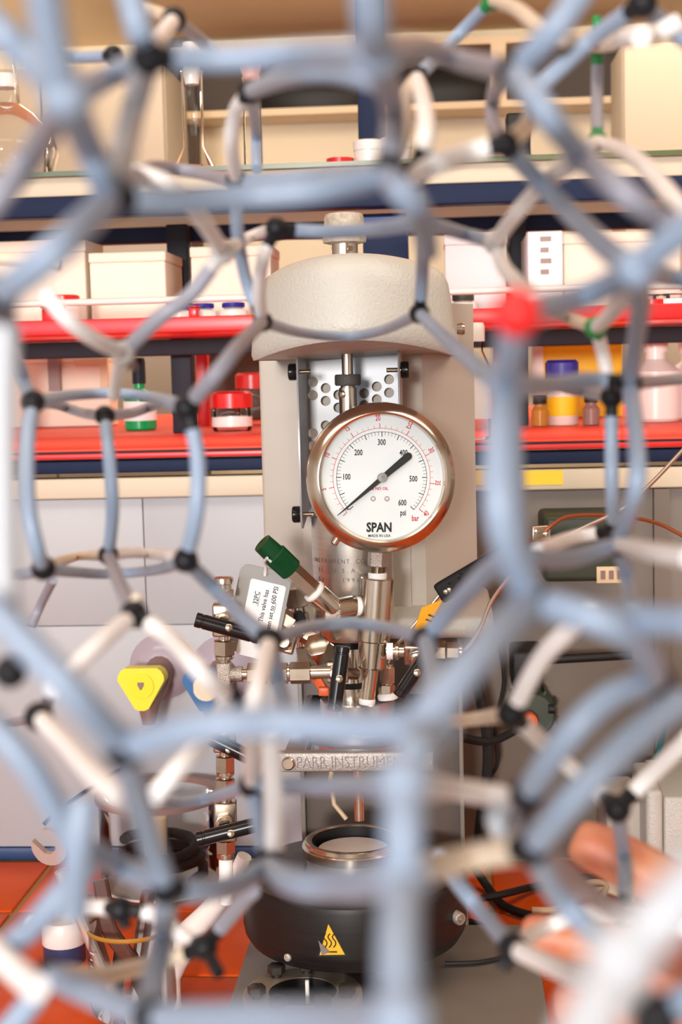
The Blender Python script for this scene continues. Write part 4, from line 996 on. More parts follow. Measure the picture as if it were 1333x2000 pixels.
# open-ended wrench
ws = V((bx-.012, by-.01, BZ+.008)); wt = PY(98, 1652, by-.02)
d = (wt-ws).normalized(); nn = V((-.25, -1, 0)); nn = (nn-d*nn.dot(d)).normalized(); sd = d.cross(nn)
if sd.x < 0: sd = -sd
wr = thing('open_end_wrench', ws, 'steel open-ended wrench standing jaw up in the beaker', 'wrench')
obj('shank', MB().tubeline([ws, ws.lerp(wt, .4), ws.lerp(wt, .85)], [.0052, .0048, .0056], 10), 'chrome', wr)
poly = []
for a, r in ((-120, .0135), (-90, .0150), (-50, .0158), (-15, .0165), (10, .0172), (30, .0165), (36, .0150), (36, .0085), (20, .0068), (-15, .0068), (-50, .0066), (-85, .0068), (-105, .0068)):
    pass
hc = wt; jaw = []
R_ = .0165
ang = lambda a, r: hc+sd*(cos(radians(a))*r)+d*(sin(radians(a))*r)
op = 118                                              # direction in which the jaw opens
for k in range(21): jaw.append(ang(op+32+k*(296/20), R_*(1.0 if 3 < k < 17 else .98)))
q0, q1 = ang(op-24, R_*.95), ang(op+24, R_*.95)
dv = (ang(op, 1)-hc).normalized(); sv_ = dv.cross(nn)
w = .0072
ins = [hc+dv*R_*.85-sv_*w, hc-dv*.001-sv_*w, hc-dv*.0055-sv_*w*.5, hc-dv*.0055+sv_*w*.5, hc-dv*.001+sv_*w, hc+dv*R_*.85+sv_*w]
if (ins[0]-jaw[-1]).length > (ins[-1]-jaw[-1]).length: ins = ins[::-1]
obj('jaw', MB().prism([p_-nn*.003 for p_ in jaw+ins], nn*.006), 'chrome', wr)
# pliers and spatulas
def strap_tool(name, pts, w, t, m, label, cat, extra=None):
    a = PY(*pts[0]); th_ = thing(name, PY(*pts[-1]), label, cat)
    P_ = [PY(*q) for q in pts]; cc = crom([tuple(q) for q in P_], 4); mb = MB(); rows = []
    for i, c in enumerate(cc):
        c = V(c); dd = (V(cc[min(i+1, len(cc)-1)])-V(cc[max(i-1, 0)])).normalized()
        s_ = dd.cross(Ya).normalized(); n_ = s_.cross(dd); k = w*(1-.25*abs(i/len(cc)-.5)); r0 = len(mb.v)
        for x, y in ((-1, -.5), (-.7, -1), (.7, -1), (1, -.5), (1, .5), (.7, 1), (-.7, 1), (-1, .5)): mb.v.append(c+s_*x*k*.5+n_*y*t*.5)
        rows.append(r0)
    for i, j in zip(rows, rows[1:]):
        for k in range(8): mb.f.append((i+k, i+(k+1) % 8, j+(k+1) % 8, j+k))
    mb.f.append(tuple(rows[0]+k for k in range(8))); mb.f.append(tuple(rows[-1]+k for k in range(8)))
    obj('handle' if extra else 'blade', mb, m, th_)
    return th_
t = strap_tool('pliers', [(196, 1718, 1.21), (203, 1755, 1.208), (214, 1815, 1.205), (246, 1862, 1.205), (268, 1892, 1.21)], .014, .007, 'brown', 'brown-handled pliers leaning across the beaker', 'pliers', 1)
q0, q1 = PY(268, 1892, 1.21), PY(285, 1975, 1.215)
obj('jaw', MB().tubeline([q0, q0.lerp(q1, .3), V((q1.x, q1.y, BZ+.006))], [.007, .0075, .003], 8), 'heatertop', t)
obj('handle', MB().tubeline([PY(290, 1740, 1.225), PY(278, 1820, 1.222), PY(268, 1890, 1.213)], [.006, .0065, .005], 10), 'brown', t)
strap_tool('steel_spatula', [(318, 1752, 1.232), (300, 1830, 1.228), (262, 1965, 1.222)], .010, .002, 'chrome', 'steel spatula at the right of the beaker tools', 'spatula')
strap_tool('dark_spatula', [(236, 1850, 1.236), (230, 1905, 1.233), (222, 1970, 1.23)], .012, .003, 'mblack', 'dark blade at the back of the beaker tools', 'spatula')
strap_tool('steel_file', [(176, 1745, 1.235), (190, 1830, 1.232), (232, 1960, 1.226)], .009, .003, 'tapbody', 'thin dark steel file at the left of the beaker tools', 'file')
# white pot with navy band
py_ = 1.318; p = PZ(124, 1880, BZ); q = PY(124, 1806, py_)
pot = thing('lidded_pot', (q.x, py_, BZ), 'small white lidded pot with a navy band left of the beaker', 'pot')
h = PY(124, 1794, py_).z-BZ; r = .0205
obj('body', MB().lathe((q.x, py_, BZ+.0005), Za, [(0, r*.85), (.003, r*.94), (h*.46, r*.96)], 32), 'potnavy', pot, label='navy blue body')
obj('lid', MB().lathe((q.x, py_, BZ+.0005+h*.46), Za, [(0, r*.98), (.001, r), (h*.48, r), (h*.53, r*.93)], 32), 'potwhite', pot)
# white drain hose below the lowest valve
pts = crom([(478, 1672, 1.20), (455, 1722, 1.205), (412, 1778, 1.21), (376, 1818, 1.215), (350, 1850, 1.22)], 5)
P_ = [PY(*q) for q in pts]; n = len(P_)
dh = thing('drain_funnel', P_[-1], 'tapering white plastic drain tube sloping down beside the reactor', 'tube')
obj('tube', MB().tubeline(P_, [.0062+.0076*(k/(n-1))**1.2 for k in range(n)], 20), 'potwhite', dh)
e = P_[-1]; dd = (P_[-1]-P_[-3]).normalized()
obj('foot_pipe', MB().tubeline([e-dd*.004, e+dd*.010+V((0, 0, -.008)), V((e.x+dd.x*.014, e.y, (e.z+BZ)/2)), V((e.x+dd.x*.014, e.y, BZ+.0015))], [.0134, .012, .009, .009], 16), 'potwhite', dh)
# thin cable that rises behind the wrench
pts = crom([(86, 1610, 1.56), (110, 1586, 1.57), (134, 1570, 1.58), (168, 1545, 1.59), (215, 1515, 1.60), (240, 1500, 1.610)], 5)
single('thin_cable', MB().tubeline([PY(*q) for q in pts], .0024, 8), 'navy', 'thin slate cable curving up behind the wrench', 'cable')

# ================================================================== things behind, right
cb = thing('control_box', PY(1140, 1140, 1.56), 'dark green control box with a tan label fixed to the taupe panel', 'control box')
a, b = PY(1062, 1138, 1.53), PY(1216, 1004, 1.53)
obj('case', MB().box((a.x, 1.53, a.z), (b.x, SY, b.z), .006), 'greencase', cb)
obj('case_lid', MB().box((a.x+.004, 1.526, a.z+.05), (b.x-.004, 1.531, b.z-.004), .002), 'greencase', cb)
a, b = PY(1166, 1139, 1.53), PY(1218, 1106, 1.53)
lb_ = obj('rating_label', MB().box((a.x, 1.5288, a.z), (b.x-.001, 1.5302, b.z), .0004), 'wood', cb, label='tan label')
for k in range(3):
    x = a.x+.004+.0085*k
    obj('label_print', MB().box((x, 1.5284, a.z+.004), (x+.005, 1.529, b.z-.004)), 'tapbody', lb_)
st_ = thing('clamp_holder', PY(1030, 1340, 1.56), 'black clamp block with a long black rod on the taupe panel', 'clamp')
a, b = PY(1000, 1344, 1.55), PY(1062, 1272, 1.55)
obj('block', MB().box((a.x, 1.55, a.z), (b.x, SY-.0003, b.z), .004), 'mblack', st_)
obj('rod', MB().cyl(PY(1050, 1290, 1.552), PY(1255, 1278, 1.552), .0048, n=16, bev=.001), 'mblack', st_)
obj('rod_knob', MB().sphere(PY(1252, 1278, 1.552), .010, 14, 10), 'mauve', st_)
obj('clamp_stem', MB().cyl(PY(1030, 1343, 1.57), PY(1034, 1362, 1.57), .008, n=16), 'mblack', st_)
pm = thing('green_pump', PY(1040, 1452, 1.55), 'dark green motor with a red button below the black clamp', 'pump')
c = PY(1042, 1402, 1.545)
obj('motor', MB().lathe(c+Ya*.067, -Ya, [(0, .022), (.002, .0255), (.05, .0255), (.055, .022)], 28), 'greencase', pm)
for k in range(9):
    t = radians(-60+40*k); obj('cooling_fin', MB().obox(c+Ya*.034+V((cos(t)*.0265, 0, sin(t)*.0265)), V((cos(t), 0, sin(t))), Ya, V((-sin(t), 0, cos(t))), (.0022, .020, .0012)), 'greencase', pm)
obj('red_button', MB().lathe(PY(1035, 1409, 1.535), -Ya, [(-.01, .0085), (.003, .0085), (.0045, .006)], 20), 'orange', pm)
obj('cable_gland', MB().cyl(PY(1072, 1385, 1.55), PY(1084, 1385, 1.55), .005, n=12), 'mblack', pm)
# instrument box
iy = 1.43
ib = thing('instrument_case', (PY(1330, 1600, iy).x, iy+.08, BZ), 'cream bench instrument with a raised front frame at the right edge', 'instrument')
a, b = PY(1262, 1545, iy), PY(1296, 1545, iy); x9 = b.x+.17
obj('front_frame', MB().box((a.x, iy, BZ+.006), (b.x, iy+.11, a.z), .005), 'cream', ib, label='rounded raised frame')
obj('case', MB().box((b.x+.0015, iy+.008, BZ+.006), (x9, iy+.15, PY(1320, 1562, iy).z), .003), 'cream', ib)
a2 = PY(1180, 1537, iy+.10)
obj('side_cover', MB().box((PY(1176, 1600, iy+.09).x, iy+.045, BZ+.006), (a.x+.004, iy+.145, a2.z), .005), 'beige', ib)
for x in (a.x-.02, x9-.03):
    obj('foot', MB().lathe((x, iy+.07, BZ+.0002), Za, [(0, .007), (.0062, .008)], 14), 'rubber', ib)
# cables hanging and lying behind the reactor on the right
def cable(name, pts, r, m, label, cat='cable', group=None):
    return single(name, MB().tubeline([PY(*q) if q[2] > .95 else V(q[3:]) for q in crom(pts, 5)], r, 8), m, label, cat, group)
cable('black_cable', [(921, 1285, 1.5), (934, 1345, 1.5), (950, 1420, 1.5), (953, 1500, 1.5), (940, 1600, 1.5), (936, 1650, 1.5), (940, 1690, 1.49)], .0055, 'rubber', 'thick black cable hanging right of the support column')
cable('black_cable', [(972, 1250, 1.55), (985, 1330, 1.55), (968, 1420, 1.55), (972, 1490, 1.55), (955, 1530, 1.55), (945, 1640, 1.53), (930, 1700, 1.5)], .0022, 'rubber', 'thin black cable hanging beside the thick one')
cable('black_cable', [(900, 1440, 1.47), (960, 1448, 1.5), (1018, 1420, 1.54)], .0045, 'rubber', 'black cable running from the column to the green motor')
def floorcable(pts, r, m, label):
    P_ = []
    for x, y, dz in crom(pts, 5): q = PZ(x, y, BZ+r+.0012+dz); P_.append(q)
    return single('bench_cable', MB().tubeline(P_, r, 8), m, label, 'cable')
floorcable([(925, 1690, .02), (955, 1735, .0), (990, 1772, 0), (1060, 1792, 0), (1150, 1796, 0), (1260, 1810, 0)], .0044, 'rubber', 'black cable lying on the tiles from the reactor to the right')
floorcable([(940, 1755, .01), (990, 1745, .012), (1050, 1730, .002), (1130, 1715, 0), (1200, 1712, 0)], .004, 'rubber', 'black cable crossing the tiles towards the instrument')
floorcable([(905, 1802, 0), (960, 1818, 0), (1010, 1845, 0), (1100, 1862, 0), (1200, 1880, 0)], .006, 'rubber', 'thick black lead leaving the heater jacket')
floorcable([(1040, 1778, .013), (1085, 1776, .012), (1130, 1752, .004), (1180, 1738, .008), (1240, 1760, 0)], .0034, 'tanwire', 'tan cable lying in front of the instrument')
floorcable([(1120, 1748, .01), (1150, 1725, .02), (1185, 1728, .012), (1165, 1765, .010), (1120, 1782, .014), (1180, 1806, .012)], .0032, 'tanwire', 'looped tan cable next to the instrument')
P_ = [V((0, 0, 0))]
q = [PZ(x, y, ZBASE+.003) for x, y in ((870, 1882), (930, 1880), (975, 1872))]+[PZ(1020, 1860, ZBASE+.004), PZ(1075, 1848, ZBASE+.002)]
single('thin_lead', MB().tubeline([V(a) for a in crom([tuple(v) for v in q], 5)], .0021, 8), 'rubber', 'thin black lead lying across the taupe base plate', 'cable')
pts = crom([(1302, 1395, 1.58), (1294, 1440, 1.595), (1278, 1500, 1.595), (1262, 1560, 1.595), (1255, 1640, 1.595)], 5)
single('teal_hose', MB().tubeline([PY(1306, 1340, 1.6)]+[PY(*q) for q in pts], .0028, 8), 'teal', 'thin teal hose hanging down the taupe panel', 'hose')

# ================================================================== hand holding the model
def skin_body(name, chains, m, levels=2):
    """chains: lists of (point, radius); chains that start at the same point are joined"""
    me = bpy.data.meshes.new(name); vs_, es, rs, key = [], [], [], {}
    for ch in chains:
        prev = None
        for p, r in ch:
            k = tuple(round(c, 5) for c in p)
            if k not in key: key[k] = len(vs_); vs_.append(tuple(p)); rs.append(r)
            if prev is not None and prev != key[k]: es.append((prev, key[k]))
            prev = key[k]
    o0 = V(vs_[0]); me.from_pydata([V(v)-o0 for v in vs_], es, [])
    o = bpy.data.objects.new(name, me); COL.objects.link(o); o.location = o0
    md = o.modifiers.new('skin', 'SKIN'); md.use_smooth_shade = True
    for sv2, r in zip(me.skin_vertices[0].data, rs):
        sv2.radius = (r, r)
    me.skin_vertices[0].data[0].use_root = True
    sb = o.modifiers.new('sub', 'SUBSURF'); sb.levels = levels; sb.render_levels = levels
    bpy.context.view_layer.update()
    m2 = bpy.data.meshes.new_from_object(o.evaluated_get(bpy.context.evaluated_depsgraph_get()))
    o.modifiers.clear(); o.data = m2; m2.name = name; m2.materials.clear(); m2.materials.append(M[m])
    m2.polygons.foreach_set('use_smooth', [True]*len(m2.polygons))
    return o
HD = .485
def hp(x, y, D, r): return (PD(x, y, D), r)
wrist = hp(1980, 2290, .52, .026); palm = hp(1700, 2080, .505, .027)
k1, k2, k3, k4 = hp(1520, 1850, .49, .013), hp(1500, 1960, .50, .0135), hp(1510, 2070, .505, .013), hp(1540, 2180, .51, .012)
hand = skin_body('hand', [
    [wrist, palm],
    [palm, k1, hp(1400, 1765, .478, .0108), hp(1335, 1748, .476, .0098), hp(1262, 1703, .475, .0090), hp(1190, 1668, .478, .0092), hp(1135, 1642, .480, .0080), hp(1119, 1634, .481, .0058)],
    [palm, k2, hp(1380, 1880, .492, .0098), hp(1290, 1848, .495, .0090), hp(1190, 1846, .505, .0086), hp(1110, 1836, .510, .0084), hp(1040, 1822, .512, .0074), hp(1016, 1820, .513, .0052)],
    [palm, k3, hp(1390, 1985, .50, .0100), hp(1290, 1965, .50, .0096), hp(1190, 1960, .505, .0094), hp(1130, 1962, .508, .0096), hp(1098, 1962, .509, .0080), hp(1084, 1962, .51, .0056)],
    [palm, k4, hp(1420, 2105, .51, .009), hp(1320, 2090, .51, .0085), hp(1210, 2075, .512, .008), hp(1140, 2068, .513, .0075), hp(1110, 2066, .513, .005)],
    [palm, hp(1650, 2130, .47, .018), hp(1520, 2100, .44, .0135), hp(1400, 2030, .425, .0112), hp(1310, 1970, .418, .0105), hp(1262, 1945, .416, .0092), hp(1240, 1936, .416, .0062)],
], 'skin')
tag(hand, 'bare hand reaching in at the lower right, fingers curled round the tube model', 'hand')

# ================================================================== the tube model held close to the camera
# stations: (photo x, photo y, apparent tube width); a tube is TD thick, so the width gives its distance
TD = .0045
def TW(x, y, w): return PD(x, y, FPX*TD/w)
mod = thing('molecule_model', TW(1085, 1900, 30), 'big openwork model of plastic tubes, toned flash-lit white and daylit blue-grey, on black connectors, close to the camera', 'model')
NODES = dict(
 a1=(513, 628, 25, 'k'), a2=(540, 446, 27, 'k'), a3=(462, 352, 27, 'k'), a4=(820, 612, 25, 'k'), a5=(808, 345, 38, 'k'),
 b1=(435, 492, 31, 'w'), b2=(240, 690, 30, 'w'), b3=(365, 796, 32, 'k'), b4=(65, 785, 29, 'k'), b5=(205, 812, 25, 'k'),
 c1=(363, 1094, 31, 'k'), c2=(85, 1110, 30, 'k'), c3=(212, 1084, 25, 'k'), c4=(262, 1200, 34, 'k'), c5=(448, 1366, 36, 'k'), c6=(76, 1400, 36, 'k'), c7=(20, 1312, 50, 'k'),
 d1=(527, 1252, 34, 'k'), d2=(832, 1250, 34, 'k'), d3=(493, 1532, 33, 'k'), d4=(525, 1690, 36, 'k'), d5=(240, 1460, 62, 'k'), d6=(325, 1735, 50, 'k'),
 d7=(235, 1776, 31, 'k'), d8=(400, 1850, 32, 'k'), d9=(98, 1905, 50, 'k'),
 e1=(1035, 1172, 62, 'k'), e2=(988, 752, 60, 'b'), e3=(1208, 1062, 32, 'k'), e4=(1200, 1036, 26, 'k'), e5=(1195, 776, 27, 'k'), e6=(1230, 748, 32, 'k'),
 e7=(1165, 640, 28, 'g'), e8=(1010, 610, 70, 'r'), e9=(1245, 525, 60, 'b'), f1=(968, 473, 29, 'w'), f2=(1292, 432, 52, 'k'), f3=(988, 282, 40, 'k'), f4=(1005, 140, 52, 'k'),
 f5=(1135, 305, 48, 'b'), f6=(1256, 6, 36, 'k'), g1=(1168, 92, 24, 'g'), g2=(1168, 276, 25, 'g'), g3=(963, 0, 26, 'g'), g4=(815, 152, 27, 'k'), g5=(490, 178, 31, 'k'),
 h1=(752, 345, 52, 'k'), h2=(215, 388, 58, 'k'), h3=(130, 190, 72, 'b'), h4=(290, 112, 55, 'k'), h5=(340, 38, 30, 'k'), h6=(222, 108, 24, 'k'), h7=(0, 575, 62, 'k'), h8=(15, 655, 40, 'k'), h9=(733, 108, 70, 'b'),
 i1=(1000, 1394, 36, 'k'), i2=(1206, 1580, 34, 'k'), i3=(1218, 1782, 31, 'k'), i4=(1002, 1852, 37, 'k'), i5=(1282, 1330, 54, 'k'), i6=(1030, 1552, 52, 'k'), i7=(1040, 1655, 56, 'k'),
 j1=(845, 1418, 72, 'b'), j2=(790, 1530, 80, 'b'), j3=(788, 1715, 82, 'b'), j4=(1215, 1868, 112, 'p'), j7=(1282, 1985, 70, 'k'), j5=(785, 1990, 92, 'b'), j6=(300, 1990, 62, 'k'),
)
# (colour, start, [bends], end): starts and ends are connectors or free stations
TUBES = [
 ('b', 'a3', [(464, 450, 26), (482, 550, 25)], 'a1'), ('w', 'a2', [(516, 500, 27), (506, 570, 26)], 'a1'), ('b', 'a1', [(590, 650, 20), (680, 657, 19), (750, 644, 20)], 'a4'),
 ('b', 'a4', [(826, 520, 26), (824, 430, 30)], 'a5'), ('b', 'a4', [(880, 670, 29), (940, 722, 38)], 'e2'), ('b', 'a2', [(640, 453, 27), (740, 447, 29)], (835, 432, 32)),
 ('w', 'b1', [(490, 462, 22)], 'a2'), ('w', (262, 338, 36), [(330, 362, 36), (388, 420, 34)], 'b1'), ('g', 'b1', [(374, 574, 31), (310, 622, 31)], 'b2'),
 ('w', (88, 572, 33), [(130, 622, 33), (180, 660, 32)], 'b2'), ('w', 'b2', [(232, 720, 26)], (222, 772, 24)), ('g', 'b3', [(430, 722, 33), (470, 672, 31)], 'a1'),
 ('b', 'b4', [(140, 772, 22), (225, 768, 21), (300, 776, 22)], 'b3'), ('g', 'b4', [(110, 790, 20), (160, 806, 20)], 'b5'), ('g', 'b5', [(260, 806, 20), (310, 790, 20)], 'b3'),
 ('b', 'h8', [(32, 700, 28), (48, 745, 26)], 'b4'), ('b', 'b4', [(55, 860, 30), (55, 980, 31), (72, 1070, 31)], 'c2'), ('b', 'b5', [(214, 900, 26), (220, 1000, 26)], 'c3'),
 ('b', 'b3', [(386, 890, 32), (384, 1000, 32)], 'c1'), ('b', 'c1', [(300, 1114, 21), (210, 1121, 20), (140, 1117, 22)], 'c2'), ('w', 'c1', [(310, 1083, 21), (260, 1080, 21)], 'c3'),
 ('c', 'c3', [(150, 1087, 17)], 'c2'), ('b', 'c2', [(40, 1122, 22)], (-15, 1112, 24)), ('g', (104, 1132, 19), [(80, 1180, 18)], (62, 1222, 18)),
 ('b', 'c1', [(420, 1150, 29), (480, 1210, 32)], 'd1'), ('g', 'c3', [(234, 1140, 29)], 'c4'), ('w', 'c4', [(200, 1252, 36), (150, 1300, 37)], (98, 1350, 38)), ('w', 'c4', [(330, 1245, 35), (390, 1310, 38)], 'c5'),
 ('w', 'c5', [(400, 1442, 39), (345, 1505, 40)], (296, 1562, 40)), ('g', 'c6', [(40, 1408, 18)], (-20, 1418, 18)), ('w', 'c6', [(130, 1455, 40), (190, 1520, 46)], (258, 1572, 50)), ('g', 'c6', [(92, 1372, 26)], (104, 1340, 30)),
 ('b', (-30, 1170, 66), [(60, 1265, 66), (150, 1360, 66)], 'd5'), ('b', 'd5', [(400, 1418, 66), (560, 1412, 66), (700, 1422, 68)], 'j1'), ('b', 'd5', [(268, 1550, 56), (295, 1650, 52)], 'd6'),
 ('b', (-30, 1400, 58), [(60, 1500, 58)], (140, 1640, 56)),
 ('b', (142, 1640, 56), [(230, 1690, 46)], 'd6'), ('b', (165, 1560, 60), [(152, 1660, 60)], (146, 1780, 58)), ('b', (175, 1685, 54), [(100, 1770, 54), (40, 1830, 52)], (-30, 1880, 52)),
 ('b', 'd6', [(318, 1830, 46), (300, 1920, 52)], 'j6'), ('w', 'd7', [(170, 1772, 30), (110, 1790, 30)], (60, 1800, 32)), ('w', 'd7', [(290, 1782, 31)], (334, 1808, 31)), ('w', (334, 1808, 31), [(360, 1830, 31)], 'd8'),
 ('g', 'd8', [(440, 1800, 32)], (492, 1740, 34)), ('c', 'd8', [(310, 1880, 32), (200, 1905, 36)], 'd9'), ('w', (-20, 1850, 52), [(30, 1895, 54)], (72, 1932, 56)),
 ('b', 'd1', [(600, 1226, 25), (680, 1217, 24), (765, 1228, 25)], 'd2'), ('b', 'd1', [(545, 1330, 32), (562, 1400, 36)], (575, 1430, 40)), ('w', 'd1', [(505, 1340, 38), (494, 1430, 38)], 'd3'),
 ('b', 'd3', [(420, 1556, 22), (350, 1570, 22), (300, 1560, 24)], (262, 1545, 26)), ('b', 'd3', [(600, 1536, 36), (700, 1535, 44)], 'j2'), ('b', 'd3', [(506, 1600, 34)], 'd4'),
 ('w', (528, 1430, 40), [(534, 1540, 38)], (536, 1660, 38)), ('b', 'd2', [(890, 1182, 36), (950, 1120, 42)], (1000, 1080, 50)), ('b', 'd2', [(848, 1320, 42), (852, 1370, 55)], 'j1'),
 ('b', (815, 1420, 74), [(900, 1320, 72), (970, 1240, 68)], 'e1'), ('b', 'e1', [(985, 1040, 66), (975, 920, 66), (980, 830, 64)], 'e2'), ('b', (1010, 1110, 50), [(1004, 980, 48), (1000, 860, 46)], (1000, 770, 46)),
 ('b', 'e1', [(1130, 1200, 60), (1240, 1208, 62)], (1360, 1215, 66)), ('b', 'e3', [(1140, 1086, 34), (1090, 1092, 38)], (1030, 1088, 44)), ('w', 'e4', [(1120, 1050, 26)], (1050, 1076, 30)),
 ('b', 'e3', [(1242, 960, 36), (1244, 860, 35)], 'e6'), ('b', 'e4', [(1196, 950, 27), (1195, 870, 27)], 'e5'), ('w', 'e3', [(1270, 1078, 40)], (1350, 1090, 44)), ('b', 'e3', [(1226, 1130, 30)], (1236, 1190, 34)),
 ('b', 'e6', [(1150, 742, 32), (1080, 752, 36)], 'e2'), ('g', 'e5', [(1140, 764, 24)], (1075, 750, 26)), ('g', 'e6', [(1290, 744, 24)], (1350, 738, 22)), ('b', 'e6', [(1244, 660, 36), (1252, 590, 44)], 'e9'),
 ('w', 'e7', [(1178, 690, 27)], 'e5'), ('w', 'e7', [(1205, 600, 34)], 'e9'), ('c', 'e7', [(1110, 622, 24)], (1050, 590, 28)), ('b', 'e8', [(1000, 680, 66)], 'e2'), ('b', 'e8', [(1110, 590, 54), (1180, 562, 54)], 'e9'),
 ('w', 'f1', [(984, 520, 30), (1010, 552, 34)], (1046, 590, 44)), ('w', 'f1', [(1010, 416, 32), (1066, 356, 34)], 'f5'), ('b', 'f1', [(910, 458, 27)], (845, 438, 30)),
 ('b', 'f3', [(1060, 362, 38), (1130, 432, 42), (1190, 490, 50)], 'e9'), ('b', 'f4', [(1070, 225, 56)], 'f5'), ('g', 'f5', [(1210, 370, 54)], 'f2'), ('b', 'f4', [(1080, 62, 54)], (1140, -20, 54)),
 ('g', 'f4', [(900, 118, 42), (820, 92, 46)], 'h9'), ('g', 'f4', [(966, 180, 30), (964, 240, 30)], 'f3'), ('c', 'f4', [(1040, 200, 34), (1030, 245, 34)], 'f3'), ('b', 'f6', [(1160, 74, 34), (1100, 128, 34)], (1040, 182, 34)),
 ('b', 'f6', [(1290, 40, 34)], (1350, 86, 34)), ('w', 'f3', [(910, 300, 40), (850, 322, 42)], 'a5'), ('g', 'g1', [(1167, 180, 24)], 'g2'), ('w', 'g2', [(1230, 300, 32), (1285, 352, 36)], (1345, 425, 40)), ('w', 'g2', [(1146, 288, 30)], 'f5'),
 ('c', 'g3', [(1010, 18, 30), (1060, 58, 34), (1110, 78, 34)], 'g1'), ('w', 'g1', [(1230, 74, 36), (1280, 66, 36)], (1325, 44, 36)), ('b', 'g3', [(890, 74, 25)], 'g4'),
 ('w', 'g4', [(828, 200, 34), (832, 270, 38)], 'a5'), ('c', 'g4', [(792, 190, 30), (788, 260, 34)], 'h1'), ('w', 'g5', [(462, 215, 30), (452, 280, 29)], 'a3'), ('b', 'g5', [(500, 250, 22)], (502, 330, 22)), ('b', 'g5', [(570, 148, 42), (660, 142, 46)], (750, 165, 48)),
 ('b', 'h1', [(620, 372, 54), (480, 384, 54), (340, 392, 56)], 'h2'), ('b', 'h1', [(640, 342, 30), (540, 352, 28)], 'a3'), ('b', 'h1', [(796, 385, 58), (824, 430, 52)], (836, 490, 44)), ('g', 'h9', [(768, 200, 52), (768, 280, 52)], 'h1'), ('b', (718, -40, 76), [(726, 40, 74)], 'h9'),
 ('b', 'h9', [(600, 106, 56), (440, 116, 54)], 'h4'), ('b', 'h2', [(130, 470, 66), (60, 530, 66)], 'h7'), ('p', 'h2', [(235, 320, 56), (262, 210, 50)], 'h4'), ('g', 'h2', [(300, 326, 26), (380, 336, 24)], 'a3'), ('b', 'h3', [(165, 270, 62), (192, 330, 60)], 'h2'),
 ('b', 'h3', [(100, 80, 74)], (84, -40, 76)), ('b', 'h3', [(60, 120, 66), (10, 70, 66)], (-40, 20, 66)), ('b', 'h3', [(210, 152, 46)], 'h4'), ('g', 'h3', [(70, 290, 56), (10, 370, 56)], (-40, 430, 56)),
 ('b', 'h4', [(270, 50, 56)], (250, -30, 56)), ('w', 'h4', [(312, 76, 34)], 'h5'), ('g', 'h5', [(386, 72, 24)], (440, 118, 24)), ('c', 'h5', [(300, 22, 24)], (254, 4, 24)), ('b', 'h6', [(150, 112, 23)], (60, 96, 24)),
 ('b', 'h7', [(6, 620, 54)], 'h8'), ('p', (8, 640, 62), [(4, 820, 62), (6, 1020, 62)], (8, 1240, 62)), ('g', 'h8', [(5, 720, 34)], (-20, 790, 34)), ('c', (-20, 505, 24), [(60, 508, 24)], (120, 520, 24)),
 ('c', 'i1', [(930, 1404, 27)], (862, 1412, 28)), ('w', 'i1', [(1056, 1290, 38), (1110, 1232, 40)], (1156, 1190, 42)), ('w', 'i1', [(1080, 1468, 34), (1150, 1530, 33)], 'i2'), ('w', 'i2', [(1270, 1516, 34)], (1350, 1440, 36)), ('b', 'i2', [(1218, 1660, 29), (1222, 1720, 30)], 'i3'),
 ('b', 'i5', [(1190, 1362, 56), (1100, 1450, 56)], 'i6'), ('b', (1330, 1370, 58), [(1240, 1440, 60), (1120, 1560, 60)], 'i7'), ('b', 'e1', [(1180, 1215, 64), (1250, 1260, 60)], 'i5'), ('g', 'i6', [(1026, 1600, 46)], 'i7'),
 ('c', 'i7', [(930, 1672, 54), (850, 1692, 56)], (778, 1702, 60)), ('w', 'j2', [(880, 1540, 44), (975, 1556, 46)], (990, 1566, 46)), ('p', (985, 1560, 46), [(972, 1602, 46), (996, 1640, 46)], 'i7'),
 ('g', 'i7', [(1110, 1710, 46), (1180, 1764, 38)], 'i3'), ('b', 'i7', [(1090, 1745, 50), (1150, 1810, 50)], (1215, 1860, 52)), ('b', 'i4', [(940, 1780, 32), (890, 1718, 32)], (858, 1672, 34)), ('w', 'i4', [(1060, 1815, 32), (1140, 1785, 32)], 'i3'),
 ('w', 'i4', [(1100, 1896, 42), (1180, 1925, 56)], 'j7'), ('w', 'i3', [(1270, 1790, 36)], (1350, 1815, 40)), ('p', 'j4', [(1300, 1780, 112)], (1400, 1680, 114)), ('p', 'j4', [(1172, 1955, 114)], (1120, 2070, 116)), ('b', 'j7', [(1330, 1960, 70)], (1400, 1930, 72)), ('b', 'j7', [(1270, 2040, 70)], (1262, 2110, 72)),
 ('b', 'j2', [(788, 1620, 82)], 'j3'), ('b', 'j3', [(780, 1850, 88)], 'j5'), ('b', 'j3', [(660, 1728, 62), (570, 1722, 54)], 'd4'), ('b', 'd4', [(440, 1735, 46)], 'd6'), ('b', 'j1', [(812, 1470, 78)], 'j2'),
 ('b', 'j5', [(640, 1992, 78), (480, 1988, 70)], 'j6'), ('b', 'j6', [(200, 1950, 56)], 'd9'), ('b', 'd9', [(60, 1960, 50)], (-10, 2040, 50)), ('b', 'e9', [(1310, 470, 62)], (1380, 420, 64)), ('g', 'f2', [(1330, 450, 54)], (1390, 470, 56)), ('b', 'e9', [(1300, 540, 40)], (1360, 548, 40)),
]
MT = dict(p='ptube', b='tube', w='wtube', g='greytube', c='creamtube'); LT = dict(p='pale grey tube', b=None, w='flash-lit white tube', g='grey tube', c='cream tube')
MK = dict(p='ptube', k='hub', g='ghub', r='rhub', w='whub', b='tube')
npos = {k: TW(*v[:3]) for k, v in NODES.items()}
hubs = {k: [] for k in NODES}
R_ = TD/2
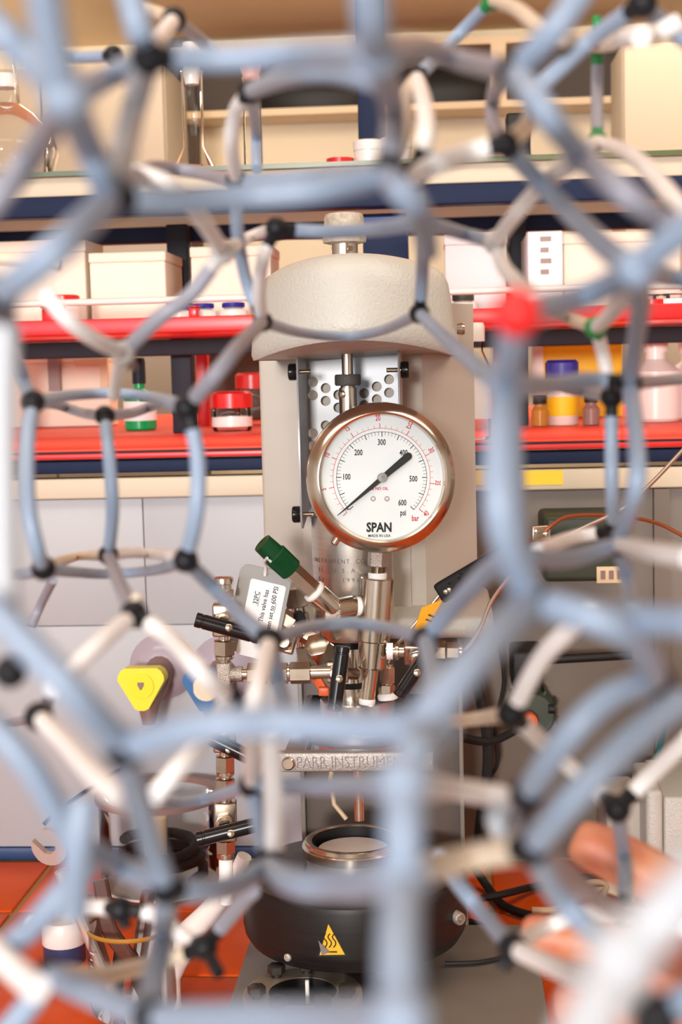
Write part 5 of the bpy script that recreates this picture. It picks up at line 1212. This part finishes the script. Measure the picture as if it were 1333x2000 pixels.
for col, s, mids, e in TUBES:
    A = npos[s] if isinstance(s, str) else TW(*s); B = npos[e] if isinstance(e, str) else TW(*e)
    ctrl = [tuple(A)]+[tuple(TW(*m_)) for m_ in mids]+[tuple(B)]
    pts = [V(p) for p in crom(ctrl, 7)]
    # pull the ends back so that the connector shows between the tubes
    def trim(pts, d):
        while len(pts) > 3 and (pts[1]-pts[0]).length < d: d -= (pts[1]-pts[0]).length; pts.pop(0)
        pts[0] = pts[0]+(pts[1]-pts[0]).normalized()*min(d, (pts[1]-pts[0]).length*.9); return pts
    if isinstance(s, str): hubs[s].append((pts[min(3, len(pts)-1)]-A).normalized()); pts = trim(pts, R_*(2.8 if NODES[s][2] < 40 else 1.6))
    if isinstance(e, str): hubs[e].append((pts[-min(4, len(pts))]-B).normalized()); pts = trim(pts[::-1], R_*(2.8 if NODES[e][2] < 40 else 1.6))[::-1]
    obj('tube', MB().tubeline(pts, R_, 14), MT[col], mod, 60, LT[col])
for k, (x, y, w, c) in NODES.items():
    p = npos[k]; mb = MB().sphere(p, R_*(1.65 if w < 40 else 1.35), 14, 10)
    for d in hubs[k]: mb.cyl(p, p+d*R_*(3.3 if w < 40 else 2.1), R_*.95, n=12)
    obj('connector', mb, MK[c], mod, 40, {'g': 'green connector', 'r': 'red connector', 'w': 'pale connector', 'p': 'pale grey connector', 'b': 'blue-grey connector'}.get(c))
# unused arms of connectors
for k, q in (('d7', (246, 1812, 31)), ('d8', (428, 1902, 33)), ('i4', (982, 1892, 37)), ('i3', (1216, 1806, 31))):
    obj('connector_stub', MB().cyl(npos[k], TW(*q), R_*.8, n=12, bev=.0003), 'hub', mod)
for (x, y, w), (x2, y2, w2), m in (((264, 1192, 33), (271, 1160, 33), 'creamtube'), ((252, 697, 28), (260, 722, 28), 'tapbody'), ((490, 170, 31), (494, 136, 31), 'pink'), ((1168, 82, 24), (1166, 32, 24), 'ghub')):
    obj('connector_stub', MB().cyl(TW(x, y, w), TW(x2, y2, w2), R_*.8, n=12, bev=.0003), m, mod, label={'pink': 'pink stub', 'ghub': 'green stub'}.get(m, 'brown stub'))
